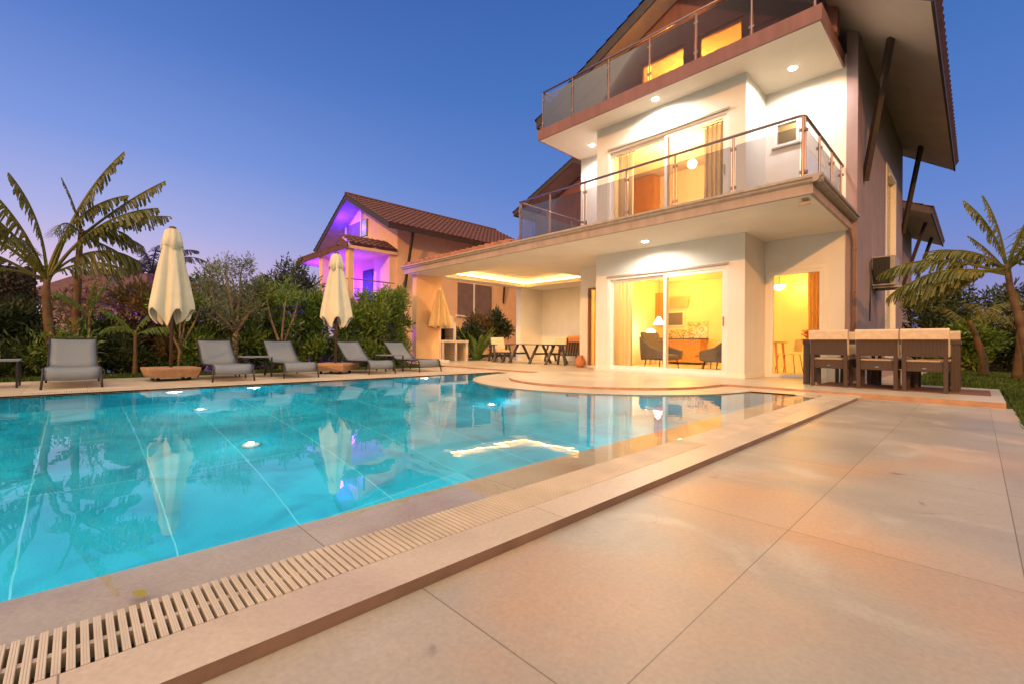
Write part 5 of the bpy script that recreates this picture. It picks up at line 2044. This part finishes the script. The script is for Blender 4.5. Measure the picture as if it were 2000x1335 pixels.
# ================================================================== NEIGHBOUR HOUSES
def gable_house(label, xr, wl, wr, yv, yw, ye, xel, xer, zr, ze, wallmat, ztop_wall, base=0.0, brace_y=()):
    t = thing('neighbour_house', label, 'house', ((wl + wr) / 2, yw + 2, base))
    sl = (zr - ze) / (xer - xr)
    sll = (zr - ze) / (xr - xel)

    def rzz(x):
        return zr - .2 - (sl * (x - xr) if x > xr else sll * (xr - x))
    m = MB()
    m.extr([(wl, yw, base), (wr, yw, base), (wr, yw, rzz(wr)), (xr, yw, zr - .2), (wl, yw, rzz(wl))], (0, .2, 0))
    m.box(wr - .2, wr, yw + .2, ye, base, rzz(wr) - .0)
    m.box(wl, wl + .2, yw + .2, ye, base, rzz(wl) - .0)
    m.extr([(wl, ye, base), (wr, ye, base), (wr, ye, rzz(wr)), (xr, ye, zr - .2), (wl, ye, rzz(wl))], (0, .2, 0))
    wall = m.build('wall', wallmat, t)
    m = MB()
    for xe in (xel, xer):
        m.extr([(xr, yv, zr - .2), (xe, yv, ze - .2), (xe, yv, ze - .02), (xr, yv, zr - .02)], (0, ye + .8 - yv, 0))
    rf = m.build('roof', 'eave_soffit', t)
    m = MB()
    for sg, xe in ((-1, xel), (1, xer)):
        m.extr([(xr, yv - .05, zr - .28), (xe, yv - .05, ze - .28), (xe, yv - .05, ze + .01), (xr, yv - .05, zr + .01)], (0, .049, 0))
        m.box(xe, xe + sg * .05, yv, ye + .8, ze - .26, ze)
    m.build('verge_board', 'dark_timber', rf)
    m = MB()
    for sg, xe in ((-1, xel), (1, xer)):
        sx = xe - xr
        tile_roof(m, (xr, yv - .08, zr), (0, 1, 0), (sx, 0, ze - zr), ye + .9 - yv, math.hypot(sx, zr - ze) + .08, pitch=.30, course=.38, amp=.05, sub=3)
    m.tube([(xr, yv - .08, zr + .06), (xr, ye + .8, zr + .06)], .10, 8)
    m.build('roof_tiles', 'roof_tile', rf)
    for (y, yt) in brace_y:
        xo = wr + .75 * (xer - wr)
        MB().beam((wr + .02, y, 3.2), (xo, yt, rzz(xo) - .02), .10, .12).build('roof_brace', 'dark_timber', t)
    return t


N1 = gable_house('peach neighbouring villa with red tile roof and purple-lit balcony', -24.9, -28.7, -20.9, 10.93, 11.9, 21.5, -29.5, -19.95, 9.0, 6.50, 'plaster_peach', 6.4, 0.0,
                 brace_y=((12.3, 12.4), (19.4, 19.0)))
# balcony storey of N1
m = MB()
m.box(-27.6, -20.95, 9.30, 11.9, 2.55, 2.75)
m.build('balcony_slab', 'plaster_peach', N1)
m = MB()
m.box(-27.7, -20.85, 9.25, 11.9, 5.15, 5.30)
m.box(-24.6, -24.2, 9.35, 9.75, 2.75, 5.15)
m.box(-21.3, -20.97, 9.35, 9.60, 2.75, 5.15)
m.box(-22.6, -20.97, 11.5, 11.89, 2.75, 5.15)
m.build('balcony_roof', 'plaster_peach', N1)
m = MB()
tile_roof(m, (-27.6, 11.85, 5.85), (1, 0, 0), (0, -1, -.17), 5.6, 2.66, pitch=.3, course=.38, amp=.05, sub=3)
tile_roof(m, (-22.0, 9.3, 6.0), (0, 1, 0), (1, 0, -.52), 2.55, 1.33, pitch=.3, course=.38, amp=.05, sub=3)
m.add([(-22.0, 9.3, 5.9), (-20.85, 9.3, 5.36), (-22.0, 9.3, 5.36)], [(0, 1, 2)])
m.box(-27.75, -20.8, 9.20, 9.25, 5.14, 5.36)
m.build('canopy_tiles', 'roof_tile', N1)
m = MB()
m.box(-24.7, -23.5, 11.86, 11.899, 2.75, 4.75)
fr = m.build('balcony_door', 'black', N1)
m = MB().box(-22.9, -22.2, 11.86, 11.899, 2.75, 4.85)
m.build('balcony_door', 'frame_brown', N1)
m = MB()
m.tube([(-27.6, 9.36, 3.70), (-20.98, 9.36, 3.70), (-20.98, 11.8, 3.70)], .03, 6)
m.tube([(-27.6, 9.36, 3.25), (-20.98, 9.36, 3.25), (-20.98, 11.8, 3.25)], .015, 6)
for k in range(7):
    x = -27.6 + k * 1.1
    m.tube([(x, 9.36, 2.75), (x, 9.36, 3.70)], .02, 6)
m.build('balcony_railing', 'rail_metal', N1)
# attic opening
m = MB()
m.box(-26.9, -24.2, 11.85, 11.895, 6.7, 7.7)
w_ = m.build('attic_window', 'soffit_dark', N1)
m = MB()
m.box(-24.75, -24.25, 11.80, 11.845, 6.75, 7.65)
pmat('pale_pane', (.45, .62, .75), .25, .05, 4)
m.build('pane', 'pale_pane', w_)
m = MB()
m.box(-27.0, -26.9, 11.78, 11.899, 6.6, 8.3)
m.box(-24.95, -24.85, 11.78, 11.84, 6.6, 8.6)
m.box(-27.0, -24.0, 11.70, 11.899, 6.50, 6.62)
m.build('window_frame', 'white_paint', w_)
# big side windows of N1
m = MB()
m.box(-20.899, -20.86, 15.8, 16.95, 2.3, 4.15)
m.box(-20.899, -20.86, 17.05, 18.4, 2.3, 4.15)
w_ = m.build('side_window', 'soffit_dark', N1)
m = MB()
m.box(-20.899, -20.83, 16.95, 17.05, 2.25, 4.2)
m.box(-20.899, -20.80, 15.7, 18.5, 2.18, 2.27)
m.build('frame', 'white_paint', w_)
for (x, y, z, e) in ((-25.8, 10.4, 4.2, 900), (-22.6, 10.3, 4.3, 200), (-26.0, 11.2, 7.6, 260)):
    point('purple_light', (x, y, z), e * .8, (.07, .01, 1.0), .2, N1)
m = MB()
m.box(-26.2, -25.8, 10.2, 10.6, 5.10, 5.148)
m.build('purple_lamp', 'purple_led', N1)
point('hedge_purple_fill', (-13.6, 1.4, .75), 240, (.22, .03, 1.0), 0.0)  # unseen points added behind the hedge to light its leaves purple
point('hedge_purple_fill', (-13.2, 3.9, .8), 240, (.22, .03, 1.0), 0.0)
point('hedge_purple_fill', (-13.3, 5.7, .8), 170, (.22, .03, 1.0), 0.0)
N2 = gable_house('neighbouring villa half hidden behind the right side of the house', -5.3, -9.2, -2.6, 25.4, 27.0, 33.5, -9.8, -1.38, 8.35, 6.45, 'plaster_side', 6.6, 0.0, brace_y=((28.2, 28.0), (32.5, 32.0)))
N3 = gable_house('neighbouring villa whose roof shows behind the left end of the balcony', -16.0, -20.2, -12.0, 20.2, 21.6, 30.0, -20.8, -11.2, 11.2, 9.1, 'plaster_pink', 9, 0.0)
m = MB()
# far house behind the hedge at left
t = thing('bungalow', 'low bungalow with a dark hipped roof beyond the hedge at the left', 'house', (-28, 1.5, 0))
MB().box(-30, -26, -1.0, 4.0, -.1, 2.35).build('wall', 'far_wall', t)
m = MB()
m.add([(-30.6, -1.7, 2.35), (-25.4, -1.7, 2.35), (-25.4, 4.7, 2.35), (-30.6, 4.7, 2.35), (-28, .6, 3.9), (-28, 2.4, 3.9)],
      [(0, 1, 4), (1, 2, 5, 4), (2, 3, 5), (3, 0, 4, 5), (0, 3, 2, 1)])
m.build('roof', 'roof_tile', t)

# hills at the horizon
hl = MB()
n = 60
for k in range(n):
    a0 = 2 * PI * k / n
    a1 = 2 * PI * (k + 1) / n
    f = lambda a: 3 + 3 * math.sin(a * 3 + 1) + 2 * math.sin(a * 7 + 2) + 1.2 * math.sin(a * 17)
    r0 = 320
    hl.add([(r0 * math.cos(a0), r0 * math.sin(a0), -.2), (r0 * math.cos(a1), r0 * math.sin(a1), -.2),
            (r0 * 1.1 * math.cos(a1), r0 * 1.1 * math.sin(a1), max(.5, f(a1))), (r0 * 1.1 * math.cos(a0), r0 * 1.1 * math.sin(a0), max(.5, f(a0)))], [(0, 1, 2, 3)])
pmat('hill', (.10, .08, .12), .95, .2, .02)
struct(hl, 'hills', 'hill')
